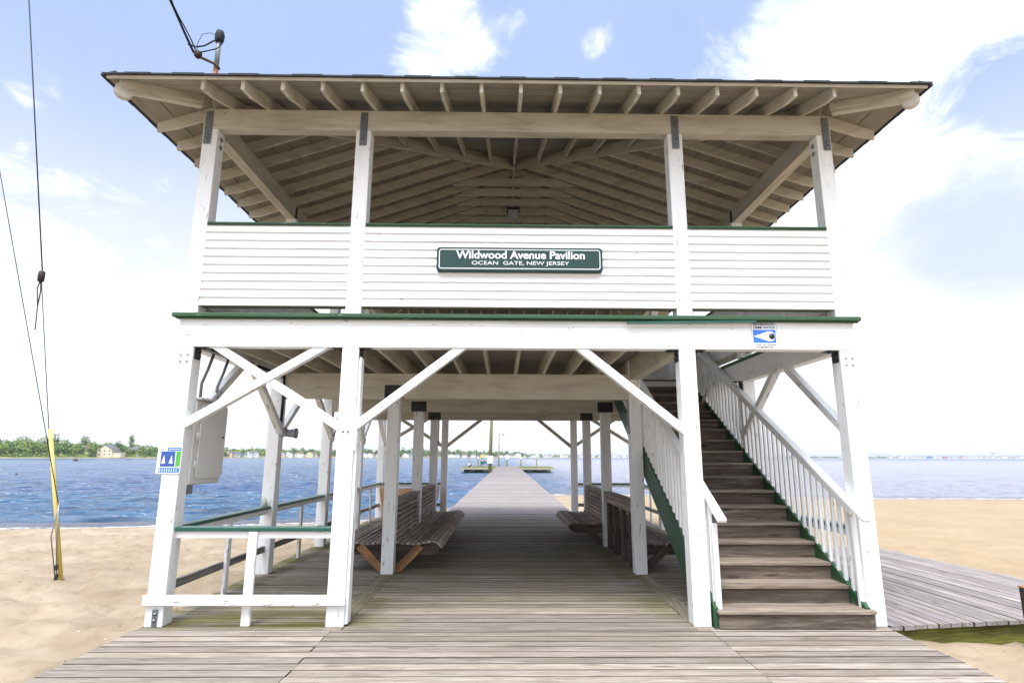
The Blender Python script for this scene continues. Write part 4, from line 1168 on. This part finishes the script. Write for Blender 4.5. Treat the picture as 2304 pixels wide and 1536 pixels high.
def railing(x0, y0, x1, y1, lower='greywood', mid=True, front=False):
    along = 0 if abs(x1 - x0) > abs(y1 - y0) else 1
    mb = MB(); cap = MB(); lo = MB(); bl = []
    if along == 0:
        yc = y0; mb.box(x0, x1, yc - .02, yc + .02, .827, .897, ax=0); cap.box(x0 - (.0), x1, yc - .055, yc + .075, .898, .938, ax=0)
        if not front: lo.box(x0, x1, yc - .02, yc + .02, .30, .385, ax=0)
        bl.append(((x0 + x1) / 2, yc))
    else:
        xc = x0; mb.box(xc - .02, xc + .02, y0, y1, .827, .897, ax=1); cap.box(xc - .065, xc + .065, y0, y1, .898, .938, ax=1)
        lo.box(xc - .02, xc + .02, y0, y1, .30, .385, ax=1); bl.append((xc, (y0 + y1) / 2))
    tr = mb.build('top_rail', M['white'], PAV, .003); cap.build('rail_cap', M['teal'], tr, .006)
    if lo.v: lo.build('lower_rail', M[lower], tr, .003)
    for bx, by in bl:
        bb = MB()
        if along: bb.box(bx + .021, bx + .058, by - .045, by + .045, .002, .826, ax=2)
        else: bb.box(bx - .045, bx + .045, by - .060, by - .021, .002, .826 if not front else .893, ax=2)
        bb.build('baluster', M['worn'], tr, .003)
    return tr


fr = railing(X0 + W, .085, colx[1], .085, front=True)
mb = MB(); mb.box(X0 - .02, colx[1] + W + .012, -.041, -.002, .207, .302, ax=0); mb.build('kick_rail', M['worn'], PAV, .004)
# extra block so that the middle upright meets the rail faces
for i in range(4):
    railing(X0 + .09, i * B + W, X0 + .09, (i + 1) * B); railing(X3 - .09, i * B + W, X3 - .09, (i + 1) * B)
railing(X0 + W, LY - .09, colx[1], LY - .09); railing(colx[2] + W, LY - .09, colx[3], LY - .09)

# ------------------------------------------------------------------ staircase
ST = thing('staircase', ((2.02 + 3.5) / 2, -.1, 0), 'brown timber staircase with green stringers and white handrails climbing to the upper floor', 'staircase')
RI, RU = ZF / 18, .3045
SXL, SXR = 2.03, 3.500
for i in range(18):
    y0 = -.085 + RU * i; z1 = RI * (i + 1)
    xl, xr_ = (SXL - .012, SXR + .060) if i == 0 else (SXL, SXR)
    if i == 0: xl -= .0
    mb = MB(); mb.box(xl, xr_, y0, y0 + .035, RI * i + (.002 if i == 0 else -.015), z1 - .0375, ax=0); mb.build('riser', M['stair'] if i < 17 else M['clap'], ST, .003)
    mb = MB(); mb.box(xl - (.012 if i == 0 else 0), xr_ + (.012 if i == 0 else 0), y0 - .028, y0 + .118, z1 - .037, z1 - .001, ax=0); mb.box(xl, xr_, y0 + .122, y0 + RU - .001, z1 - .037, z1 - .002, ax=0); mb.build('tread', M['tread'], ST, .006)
sl2 = RI / RU
def sz(y): return RI + (y + .113) * sl2          # nosing line
yt = 5.20
for xa, nm in ((SXL - .045, 0), (SXR + .003, 1)):
    prof = [(-.05, .003), (-.05, sz(-.05) - .02), (yt, sz(yt) + .015), (yt, sz(yt) - .30), (.42, .003)]
    mb = MB(); mb.prism(prof, 0, xa, xa + .042, None, lambda P: [((p_[1] + p_[2] * sl2), p_[2] - p_[1] * sl2, p_[0]) for p_ in P])
    mb.build('stringer', M['green'], ST, .003)
for xc, ya, lab in ((2.052, -.24, 0), (3.50, -.237, 1)):
    rz = lambda y: 1.055 + (y + .237) * .5665
    ye = 4.6
    mb = MB(); mb.beam((xc, ya, rz(ya) - .02), (xc, ye, rz(ye) - .02), .09, .038, cut0=None); mb.beam((xc, ya + .25, rz(ya + .25) - .085), (xc, ye, rz(ye) - .085), .038, .085)
    HR = mb.build('handrail', M['white'], ST, .004)
    y = .02
    while y < ye - .05:
        xb = xc - .045 if lab == 0 else xc + .012
        mb = MB(); mb.box(xb, xb + .034, y, y + .036, sz(y) - .045, rz(y) - .045, ax=2); mb.build('baluster', M['white'], ST, .002)
        y += .128
    if lab == 0:
        mb = MB(); mb.box(xc - .035, xc + .02, -.035, .0, .16, .99, ax=2); mb.build('newel_board', M['white'], ST, .003)
    else:
        mb = MB(); mb.box(xc + .0, xc + .054, .03, .07, .12, 1.05, ax=2); mb.build('newel_board', M['white'], ST, .003)

# ------------------------------------------------------------------ benches
def bench(name, xs_, y0, y1, seats, label, legs=True, slats_from=0, bare=False, braces=None):
    """slatted settee along y, back on x = xs_; seats: list of directions (+1 seat towards +x, -1 towards -x)"""
    t_ = thing(name, (xs_, (y0 + y1) / 2, 0), label, 'bench', 'slatted benches between the inner posts')
    seat_prof = [(.10, .415), (.18, .400), (.26, .392), (.34, .390), (.42, .395), (.50, .408), (.575, .420), (.645, .418), (.705, .396), (.745, .352)]
    for s_ in seats:
        mb = MB(); n_ = len(seat_prof)
        for q, (dx, zz) in enumerate(seat_prof):
            a = seat_prof[max(q - 1, 0)]; b_ = seat_prof[min(q + 1, n_ - 1)]
            up_ = V((-(b_[1] - a[1]) * s_, 0, b_[0] - a[0])).normalized()
            j = random.uniform(-.01, .01)
            mb.beam((xs_ + s_ * dx, y0 + j, zz), (xs_ + s_ * dx, y1 + j, zz), .060, .030, up=up_)
        mb.build('seat', M['slat'], t_, .004)
        mb = MB()
        nb_ = 3 if bare and s_ == seats[0] and False else 7
        for q in range(7):
            zz = .475 + q * .078; dx = .062 - q * .0045
            up_ = V((-.055 * s_, 0, 1)).normalized()
            mb.beam((xs_ + s_ * dx, y0 + random.uniform(-.006, .006), zz), (xs_ + s_ * dx, y1, zz), .026, .060, up=up_)
        mb.build('backrest', M['slat'], t_, .003)
        for yy in ((y0 + .06, y1 - .10) if y1 - y0 < 3 else (y0 + .06, (y0 + y1) / 2, y1 - .10)):
            mb = MB(); ol = [(.06, .385), (.34, .372), (.60, .395), (.70, .375), (.735, .33), (.70, .27), (.60, .235), (.06, .235)]
            mb.prism([(xs_ + s_ * u, v_) for u, v_ in ol], 1, yy - .02, yy + .02); sp_ = mb.build('seat_support', M['dark_wood'], t_, .003)
            mb = MB(); mb.beam((xs_ + s_ * .08, yy - .042, -.0), (xs_ + s_ * .45, yy - .042, .365), .042, .115, up=(0, 0, 1)); mb.build('leg', M['brown'] if yy == y0 + .06 and braces else M['dark_wood'], t_, .003)
    if bare:
        s_ = -seats[0]; mb = MB()
        for q in (5, 6): zz = .475 + q * .078; mb.beam((xs_ + s_ * .055, y0, zz), (xs_ + s_ * .055, y1, zz), .026, .072)
        mb.build('back_slats', M['slat'], t_, .003)
        for yy in frange(y0 + .25, y1, .62):
            mb = MB(); mb.box(xs_ - .045, xs_ + .03, yy, yy + .19, .003, .84, ax=2); mb.build('support_board', M['dark_wood'], t_, .003)
    mb = MB(); mb.box(xs_ - .075, xs_ + .075, y0 + .02, y1, .985, 1.012, ax=1); mb.build('top_board', M['slat'], t_, .004)
    mb = MB(); mb.box(xs_ - .02, xs_ + .02, y0 + .02, y0 + .10, .003, .985, ax=2); mb.box(xs_ - .02, xs_ + .02, y1 - .1, y1 - .02, .003, .985, ax=2); mb.build('back_post', M['dark_wood'], t_, .003)
    return t_


xl = colx[1] + W / 2
bench('slatted_bench', xl, B + W + .002, 2 * B - .002, (1, -1), 'double-sided slatted bench with orange-brown front braces behind the left inner post', braces=True)
bench('slatted_bench', xl, 2 * B + W + .002, 3 * B - .002, (1, -1), 'farther half of the long slatted bench row on the left of the walkway')
xr = colx[2] + W / 2
bench('slatted_bench', xr, 2 * B + W + .002, 3 * B - .002, (-1, 1), 'curved slatted bench facing the walkway on the right side')
bench('slatted_bench', xr, B + W + .002, 2 * B - .002, (1,), 'right bench with no seat on the walkway side, its dark support boards showing', bare=True)

# tan moulded bench at the rear railing
TB = thing('moulded_bench', (-2.62, LY - .55, 0), 'tan moulded bench with flared ends by the rear left railing', 'bench')
for s_, xe in ((-1, -3.28), (1, -1.96)):
    ol = [(0, 0), (.16, 0), (.155, .34), (.19, .42), (.165, .50), (.10, .60), (.045, .72), (-.01, .82), (-.05, .86), (-.09, .85), (-.10, .78), (-.075, .62), (-.06, .50), (-.02, .40), (0, .34)]
    mb = MB(); mb.prism([(xe - s_ * u * 1.0, v_) for u, v_ in ol], 1, LY - .95, LY - .35); mb.build('end_panel', M['tan'], TB, .015)
mb = MB(); mb.prism([(LY - .98, .40), (LY - .98, .44), (LY - .85, .46), (LY - .45, .43), (LY - .36, .60), (LY - .30, .80), (LY - .26, .80), (LY - .30, .55), (LY - .36, .39)], 0, -3.2, -2.04); mb.build('seat', M['tan'], TB, .01)

# ------------------------------------------------------------------ signs
def rrect(x0, x1, z0, z1, r, n=5):
    o_ = []
    for cx_, cz_, a0_ in ((x1 - r, z1 - r, 0), (x0 + r, z1 - r, 90), (x0 + r, z0 + r, 180), (x1 - r, z0 + r, 270)):
        for q in range(n + 1): a = math.radians(a0_ + 90 * q / n); o_.append((cx_ + r * math.cos(a), cz_ + r * math.sin(a)))
    return o_


def frame(mb, x0, x1, z0, z1, r, t, y0, y1):
    A, B_ = rrect(x0, x1, z0, z1, r), rrect(x0 + t, x1 - t, z0 + t, z1 - t, max(r - t, .004)); n_ = len(A)
    vs = [(a, y0, c_) for a, c_ in A] + [(a, y0, c_) for a, c_ in B_] + [(a, y1, c_) for a, c_ in A] + [(a, y1, c_) for a, c_ in B_]
    fs = []
    for q in range(n_):
        w_ = (q + 1) % n_; fs += [(q, w_, n_ + w_, n_ + q), (2 * n_ + q, 3 * n_ + q, 3 * n_ + w_, 2 * n_ + w_), (q, 2 * n_ + q, 2 * n_ + w_, w_), (n_ + q, n_ + w_, 3 * n_ + w_, 3 * n_ + q)]
    mb.poly(vs, fs)


S = thing('name_sign', (.05, -.03, 3.80), 'dark green sign with white border and pavilion name, mounted on the white clapboard', 'sign')
mb = MB(); mb.prism(rrect(-.868, .975, 3.655, 3.935, .035), 1, -.055, .006); mb.build('board', M['signgreen'], S, .008)
mb = MB(); frame(mb, -.842, .949, 3.682, 3.910, .03, .009, -.0575, -.053); mb.build('border', M['signwhite'], S)
text_mesh('lettering', 'Wildwood Avenue Pavilion', M['signwhite'], S, .062, -.055, 3.846, 1.43, .092, .024)
text_mesh('lettering', 'OCEAN  GATE, NEW JERSEY', M['signwhite'], S, .062, -.055, 3.745, 1.08, .056, .004)

S = thing('crime_watch_sign', (2.735, -.012, 2.955), 'white and blue neighborhood crime watch sign with eye emblem on the beam', 'sign')
yb_ = -.0045
mb = MB(); mb.prism(rrect(2.590, 2.880, 2.805, 3.108, .02), 1, -.010, -.004); mb.build('plate', M['signwhite'], S)
mb = MB(); frame(mb, 2.597, 2.873, 2.812, 3.101, .016, .0025, -.0112, -.0095); mb.build('border', M['signblack'], S)
mb = MB(); mb.prism(rrect(2.610, 2.860, 2.877, 3.023, .010), 1, -.0118, -.0098); mb.build('blue_field', M['signblue'], S)
ol = [(2.618, 2.950)]
for q in range(13):
    a = math.radians(110 - q * 220 / 12); ol.append((2.790 + .062 * math.cos(a) * 1.0, 2.950 + .056 * math.sin(a)))
mb = MB(); mb.prism(ol, 1, -.0136, -.0116); mb.build('eye_shape', M['signwhite'], S)
mb = MB(); mb.lathe([(.033, -.0152), (.033, -.0134)], (2.815, 0, 2.950), 20, 1); mb.build('pupil', M['signblack'], S)
text_mesh('lettering', 'NEIGHBORHOOD', M['signnavy'], S, 2.735, -.010, 3.083, .235, .022, .02)
text_mesh('lettering', 'CRIME WATCH', M['signnavy'], S, 2.735, -.010, 3.048, .235, .028, .028)
text_mesh('lettering', "IF I DON'T CALL THE POLICE", M['signnavy'], S, 2.735, -.010, 2.856, .235, .016, .012)
text_mesh('lettering', 'MY NEIGHBOR WILL', M['signnavy'], S, 2.735, -.010, 2.830, .18, .016, .012)

S = thing('sailing_poster', (-3.57, -.01, 1.61), 'blue, white and green sailing poster fixed round the left corner post', 'poster')
px0, px1, pz0, pz1 = -3.675, -3.447, 1.470, 1.752
mb = MB(); mb.box(px0 - .018, px1, -.0105, -.0015, pz0, pz1); mb.box(px0 - .0185, px0 - .012, -.0015, .04, pz0 + .02, pz1 - .01); mb.build('backing', M['signwhite'], S, .001)
def pb(x0, x1, z0, z1, mat, name, dy=0):
    mb = MB(); mb.box(px0 + (px1 - px0) * x0, px0 + (px1 - px0) * x1, -.0122 - dy, -.0103 - dy, pz0 + (pz1 - pz0) * z0, pz0 + (pz1 - pz0) * z1); return mb.build(name, M[mat], S)
pb(.36, .97, .82, .94, 'signblue', 'title_bar'); pb(.08, .72, .25, .80, 'posterblue', 'photo_panel'); pb(.76, .97, .25, .80, 'postergreen', 'side_column'); pb(.04, .97, .04, .21, 'signblue', 'footer_bar')
for c0 in (.20, .54):
    xx, zz = px0 + (px1 - px0) * c0, pz0 + (pz1 - pz0) * .36; mb = MB(); mb.prism([(xx - .018, zz), (xx + .022, zz), (xx + .008, zz + .085)], 1, -.0140, -.0121); mb.build('sail', M['signwhite'], S)
mb = MB(); mb.prism([(px0 + .02, pz1 - .045), (px0 + .055, pz1 - .032), (px0 + .02, pz1 - .02)], 1, -.0122, -.0103); mb.build('pennant', M['pink'], S)
mb = MB()
for q in range(8): xx = px0 + .02 + q * .024; mb.box(xx, xx + .006, -.0135, -.0121, pz0 + .018, pz0 + .05)
for q in range(9): xx = px0 + .094 + q * .0135; mb.box(xx, xx + .009, -.0135, -.0121, pz1 - .038, pz1 - .030)
mb.build('print_marks', M['signwhite'], S)

S = thing('notice', (-1.77, -.01, 1.85), 'white paper notice with a pair of cartoon eyes on the second front post', 'notice')
mb = MB(); mb.box(-1.866, -1.658, -.0055, -.0012, 1.715, 1.990); mb.build('sheet', M['signwhite'], S)
for cx_ in (-1.808, -1.756):
    mb = MB(); n_ = 20
    A = [(cx_ + .022 * math.cos(q * 2 * math.pi / n_), 1.905 + .033 * math.sin(q * 2 * math.pi / n_)) for q in range(n_)]; B2 = [(cx_ + .0190 * math.cos(q * 2 * math.pi / n_), 1.905 + .0300 * math.sin(q * 2 * math.pi / n_)) for q in range(n_)]
    vs = [(a, -.0072, c_) for a, c_ in A] + [(a, -.0072, c_) for a, c_ in B2] + [(a, -.0052, c_) for a, c_ in A] + [(a, -.0052, c_) for a, c_ in B2]; fs = []
    for q in range(n_): w_ = (q + 1) % n_; fs += [(q, w_, n_ + w_, n_ + q), (2 * n_ + q, 3 * n_ + q, 3 * n_ + w_, 2 * n_ + w_), (q, 2 * n_ + q, 2 * n_ + w_, w_), (n_ + q, n_ + w_, 3 * n_ + w_, 3 * n_ + q)]
    mb.poly(vs, fs); mb.build('eye_outline', M['signblack'], S)
    mb = MB(); mb.lathe([(.010, -.0085), (.010, -.0053)], (cx_ + .006, 0, 1.903), 14, 1); mb.build('pupil', M['signblack'], S)
mb = MB()
for q in range(7): mb.box(-1.818 + q * .012, -1.810 + q * .012, -.0068, -.0052, 1.846, 1.853)
mb.box(-1.79, -1.752, -.0068, -.0052, 1.832, 1.837); mb.build('red_print', M['pink'], S)
mb = MB()
for x_, z_, l_ in ((-1.71, 1.834, .05), (-1.74, 1.795, .075), (-1.78, 1.765, .03), (-1.74, 1.765, .06), (-1.78, 1.745, .035)): mb.box(x_ - l_ / 2, x_ + l_ / 2, -.0068, -.0052, z_, z_ + .003)
mb.build('grey_print', M['greyprint'], S)
S = thing('notice', (-1.76, -.01, 1.62), 'plain faded white sheet tacked just below the notice with the eyes', 'notice')
mb = MB(); mb.box(-1.845, -1.69, -.004, -.0012, 1.52, 1.705); mb.build('sheet', M['signwhite'], S)
mb = MB(); mb.box(-1.80, -1.76, -.0052, -.0038, 1.60, 1.603); mb.box(-1.78, -1.75, -.0052, -.0038, 1.57, 1.573); mb.build('grey_print', M['greyprint'], S)

# ------------------------------------------------------------------ electrical gear
EB = thing('electrical_box', (-3.50, .55, 1.4), 'large grey electrical cabinet hung behind the left corner post', 'electrical box')
mb = MB(); mb.box(X0 - .02, X0 + W + .004, W + .012, .86, 1.345, 2.25, ax=2); mb.build('cabinet', M['box'], EB, .012)
def yrr(y0, y1, z0, z1, r): return rrect(y0, y1, z0, z1, r)
mb = MB(); mb.prism(yrr(W + .11, .875, 1.40, 2.235, .06), 0, X0 + W + .006, X0 + W + .024); mb.build('door', M['box'], EB, .006)
mb = MB(); mb.box(X0 - .05, X0 + W + .05, W + .005, .89, 2.251, 2.275); mb.build('hood', M['box'], EB, .004)
for zz in (1.55, 1.85, 2.08): mb = MB(); mb.tube([(X0 + W + .014, W + .085, zz - .05), (X0 + W + .014, W + .085, zz + .05)], .012, 8); mb.build('hinge', M['box'], EB)
mb = MB(); mb.box(X0 + .05, X0 + W - .01, W + .004, W + .14, 1.25, 1.344); mb.build('bracket', M['steel'], EB)
mb = MB(); bolt(mb, X0 + W + .025, .80, 1.86, 0, .012); mb.build('latch', M['darksteel'], EB)
for y_, y2 in ((.36, .46), (.72, .82)):
    mb = MB(); mb.tube([(X0 + .12, y_, 2.275), (X0 + .12, y_, 2.45), (X0 + .15, y_ + .05, 2.62), (X0 + .17, y2, 2.80)], .017, 8); mb.build('conduit', M['conduit'], EB)
mb = MB(); mb.tube([(X0 + W + .03, .2, ZB + .03), (X0 + W + .03, B - .05, ZB + .03), (X0 + W + .03, B - .02, 2.5), (X0 + W + .02, B - .02, 2.05)], .022, 8); mb.build('conduit_run', M['cable'], PAV)
FLD = thing('floodlight', (X0 + W + .1, B + .05, 2.02), 'round grey floodlight fixed on the second left post', 'light')
mb = MB(); mb.box(X0 + W + .001, X0 + W + .10, B - .01, B + .11, 1.94, 2.05); mb.build('mount', M['conduit'], FLD, .006)
mb = MB(); mb.lathe([(.045, .09), (.055, .12), (.062, .20), (.075, .215), (.075, .245), (.06, .25)], (X0 + W, B + .05, 1.985), 16, 0); mb.build('lamp_head', M['conduit'], FLD)
for cx_, yy, zz in ((colx[1] + W, B * 3, 1.95), (colx[2] - .05, B, 2.05)):
    mb = MB(); mb.box(cx_ + .001, cx_ + .049, yy - .0, yy + .05, zz - .05, zz + .06); mb.tube([(cx_ + .025, yy + .025, zz), (cx_ + .025, yy + .025, ZIB + .3)], .012, 6); mb.build('junction_box', M['conduit'], PAV)

# service mast on the roof and the cables
SM = thing('service_mast', (-4.15, 1.0, 5.7), 'rusty steel service mast with black weatherhead above the left roof', 'mast')
mb = MB(); mb.tube([(-4.13, 1.0, 5.55), (-4.13, 1.0, 6.93)], .034, 12); mb.build('lower_pipe', M['rustpipe'], SM)
mb = MB(); mb.tube([(-4.13, 1.0, 6.93), (-4.13, 1.0, 7.37)], .032, 12); mb.build('pipe', M['conduit'], SM)
mb = MB(); mb.lathe([(.045, 7.31), (.06, 7.36), (.064, 7.43), (.05, 7.49), (.015, 7.51)], (-4.13, 1.0, 0), 14); mb.build('weatherhead', M['cable'], SM)
mb = MB(); mb.tube([(-4.05, .93, 6.85), (-4.10, .95, 6.93), (-4.22, .93, 6.98), (-4.36, .90, 7.03)], .02, 6); mb.lathe([(.02, 6.99), (.05, 7.02), (.05, 7.08), (.02, 7.1)], (-4.34, .90, 0), 10); mb.build('clamp', M['darkrust'], SM)
mb = MB(); hi = V((-6.5, -5.0, 13.5)); base = V((-4.40, .90, 7.08))
def cat(a, b_, n_, sag, off=V((0, 0, 0))): return [a.lerp(b_, q / n_) + V((0, 0, -sag * 4 * (q / n_) * (1 - q / n_))) + off * (math.sin(q * 1.3) * .6) for q in range(n_ + 1)]
mb.tube(cat(base, V((-4.10, -3.2, 8.6)), 26, .12), .013, 6); mb.tube(cat(base + V((.02, 0, .03)), V((-4.10, -3.2, 8.62)), 26, .16, V((.012, 0, .012))), .009, 6); mb.tube(cat(base + V((-.01, 0, -.01)), V((-4.12, -3.2, 8.6)), 26, .10, V((-.01, 0, .014))), .007, 6)
mb.tube([(-4.47, .86, 7.17), (-4.36, .88, 7.15), (-4.28, .92, 7.20), (-4.17, .96, 7.32)], .011, 6)
mb.tube([(-4.42, .86, 7.10), (-4.38, .88, 7.07), (-4.28, .9, 7.09), (-4.12, .95, 7.18), (-4.07, .96, 7.28)], .009, 6)
mb.tube([(-4.19, .97, 7.42), (-4.25, .95, 7.43), (-4.33, .92, 7.38), (-4.37, .9, 7.2), (-4.36, .9, 7.08)], .004, 5)
o_ = mb.build('power_cable', M['cable'], None); tag(o_, 'twisted black power cable dropping from above to the roof mast', 'cable')

# guy wire with yellow guard
GW = thing('guy_wire', (-6.70, 3.1, -.2), 'steel guy wire with yellow plastic guard anchored in the sand at left', 'guy wire')
A0 = V((-6.70, 3.1, -.26)); A1 = V((-7.235, 3.1, 2.053)); A2 = V((-7.778, 3.1, 4.548)); A3 = V((-8.98, 3.1, 10.4))
mb = MB(); mb.tube([A0, A1], .029, 14); mb.build('guard', M['yellow'], GW)
mb = MB(); mb.tube([A1 - V((0, 0, .1)), A2 - V((-.02, 0, .1)), ], .006, 6); mb.tube([A2 + V((0, 0, .1)), A3], .010, 6); mb.build('wire', M['cable'], GW)
mb = MB(); mb.lathe([(.02, -.10), (.045, -.08), (.05, 0), (.045, .08), (.02, .10)], A2, 10); mb.tube([A2 - V((0, 0, .06)), A2 + V((.03, 0, -.25)), A2 + V((.02, 0, -.5))], .009, 6); mb.tube([A2 + V((.02, 0, .02)), A2 + V((-.035, 0, -.2)), A2 + V((.02, 0, -.5)), A2 + V((.045, 0, -.9))], .008, 6); mb.build('insulator', M['darkrust'], GW)
mb = MB(); mb.tube([(-6.76, 3.05, -.20), (-6.93, 3.05, .45), (-6.88, 3.05, .95)], .008, 6); mb.tube([(-6.76, 3.05, -.1), (-6.84, 3.05, .4), (-6.885, 3.05, .9)], .008, 6); mb.build('loose_wire', M['steel'], GW)
mb = MB(); mb.box(-6.785, -6.745, 3.03, 3.07, -.20, -.08); mb.box(-6.80, -6.76, 3.02, 3.06, -.03, .05); mb.build('wire_clamp', M['darksteel'], GW, .006)
mb = MB(); mb.tube([(-6.885, 3.05, .9), (-8.75, 3.1, 6.31), (-9.5, 3.1, 8.5)], .006, 6)
o_ = mb.build('thin_wire', M['cable'], None); tag(o_, 'second thinner guy wire slanting to the left edge of the picture', 'wire')

# short post at the right edge
t_ = thing('marker_post', (5.11, -.10, -.2), 'short weathered brown post in the sand at the right edge', 'post')
mb = MB(); mb.box(5.06, 5.163, -.16, -.06, -.5, .385, ax=2); mb.build('shaft', M['dark_wood'], t_, .006)
mb = MB(); mb.box(5.053, 5.171, -.167, -.053, .386, .40); mb.build('cap', M['rustpipe'], t_, .003)

# weeds at the rail
t_ = thing('weed', (X0 + .09, B - .04, .94), 'thin green weed growing where the left rail cap meets the second post', 'weed')
mb = MB()
for q in range(9):
    a = random.uniform(-.5, .5); x_, y_ = X0 + .04 + .012 * q, B - .05; h_ = random.uniform(.07, .15)
    mb.tube([(x_, y_, .937), (x_ + a * .03, y_ - .01, .937 + h_ * .6), (x_ + a * .09, y_ - .02, .937 + h_)], .003, 4, radii=[.004, .003, .001])
mb.build('blades', M['grass'], t_)

# ------------------------------------------------------------------ haze
mt = bpy.data.materials.new('haze_air'); mt.use_nodes = True; k = NT(mt.node_tree); k.n.clear()
pvn = k.n.new('ShaderNodeVolumePrincipled'); pvn.inputs['Color'].default_value = (.82, .88, 1, 1); pvn.inputs['Density'].default_value = HAZE; pvn.inputs['Anisotropy'].default_value = .2
om = k.n.new('ShaderNodeOutputMaterial'); k.link(pvn.outputs[0], om.inputs['Volume'])
mb = MB(); mb.box(-9600, 9600, -300, 9700, -5.2, 42); hz = mb.build('haze', mt, None); tag(hz, kind='stuff')
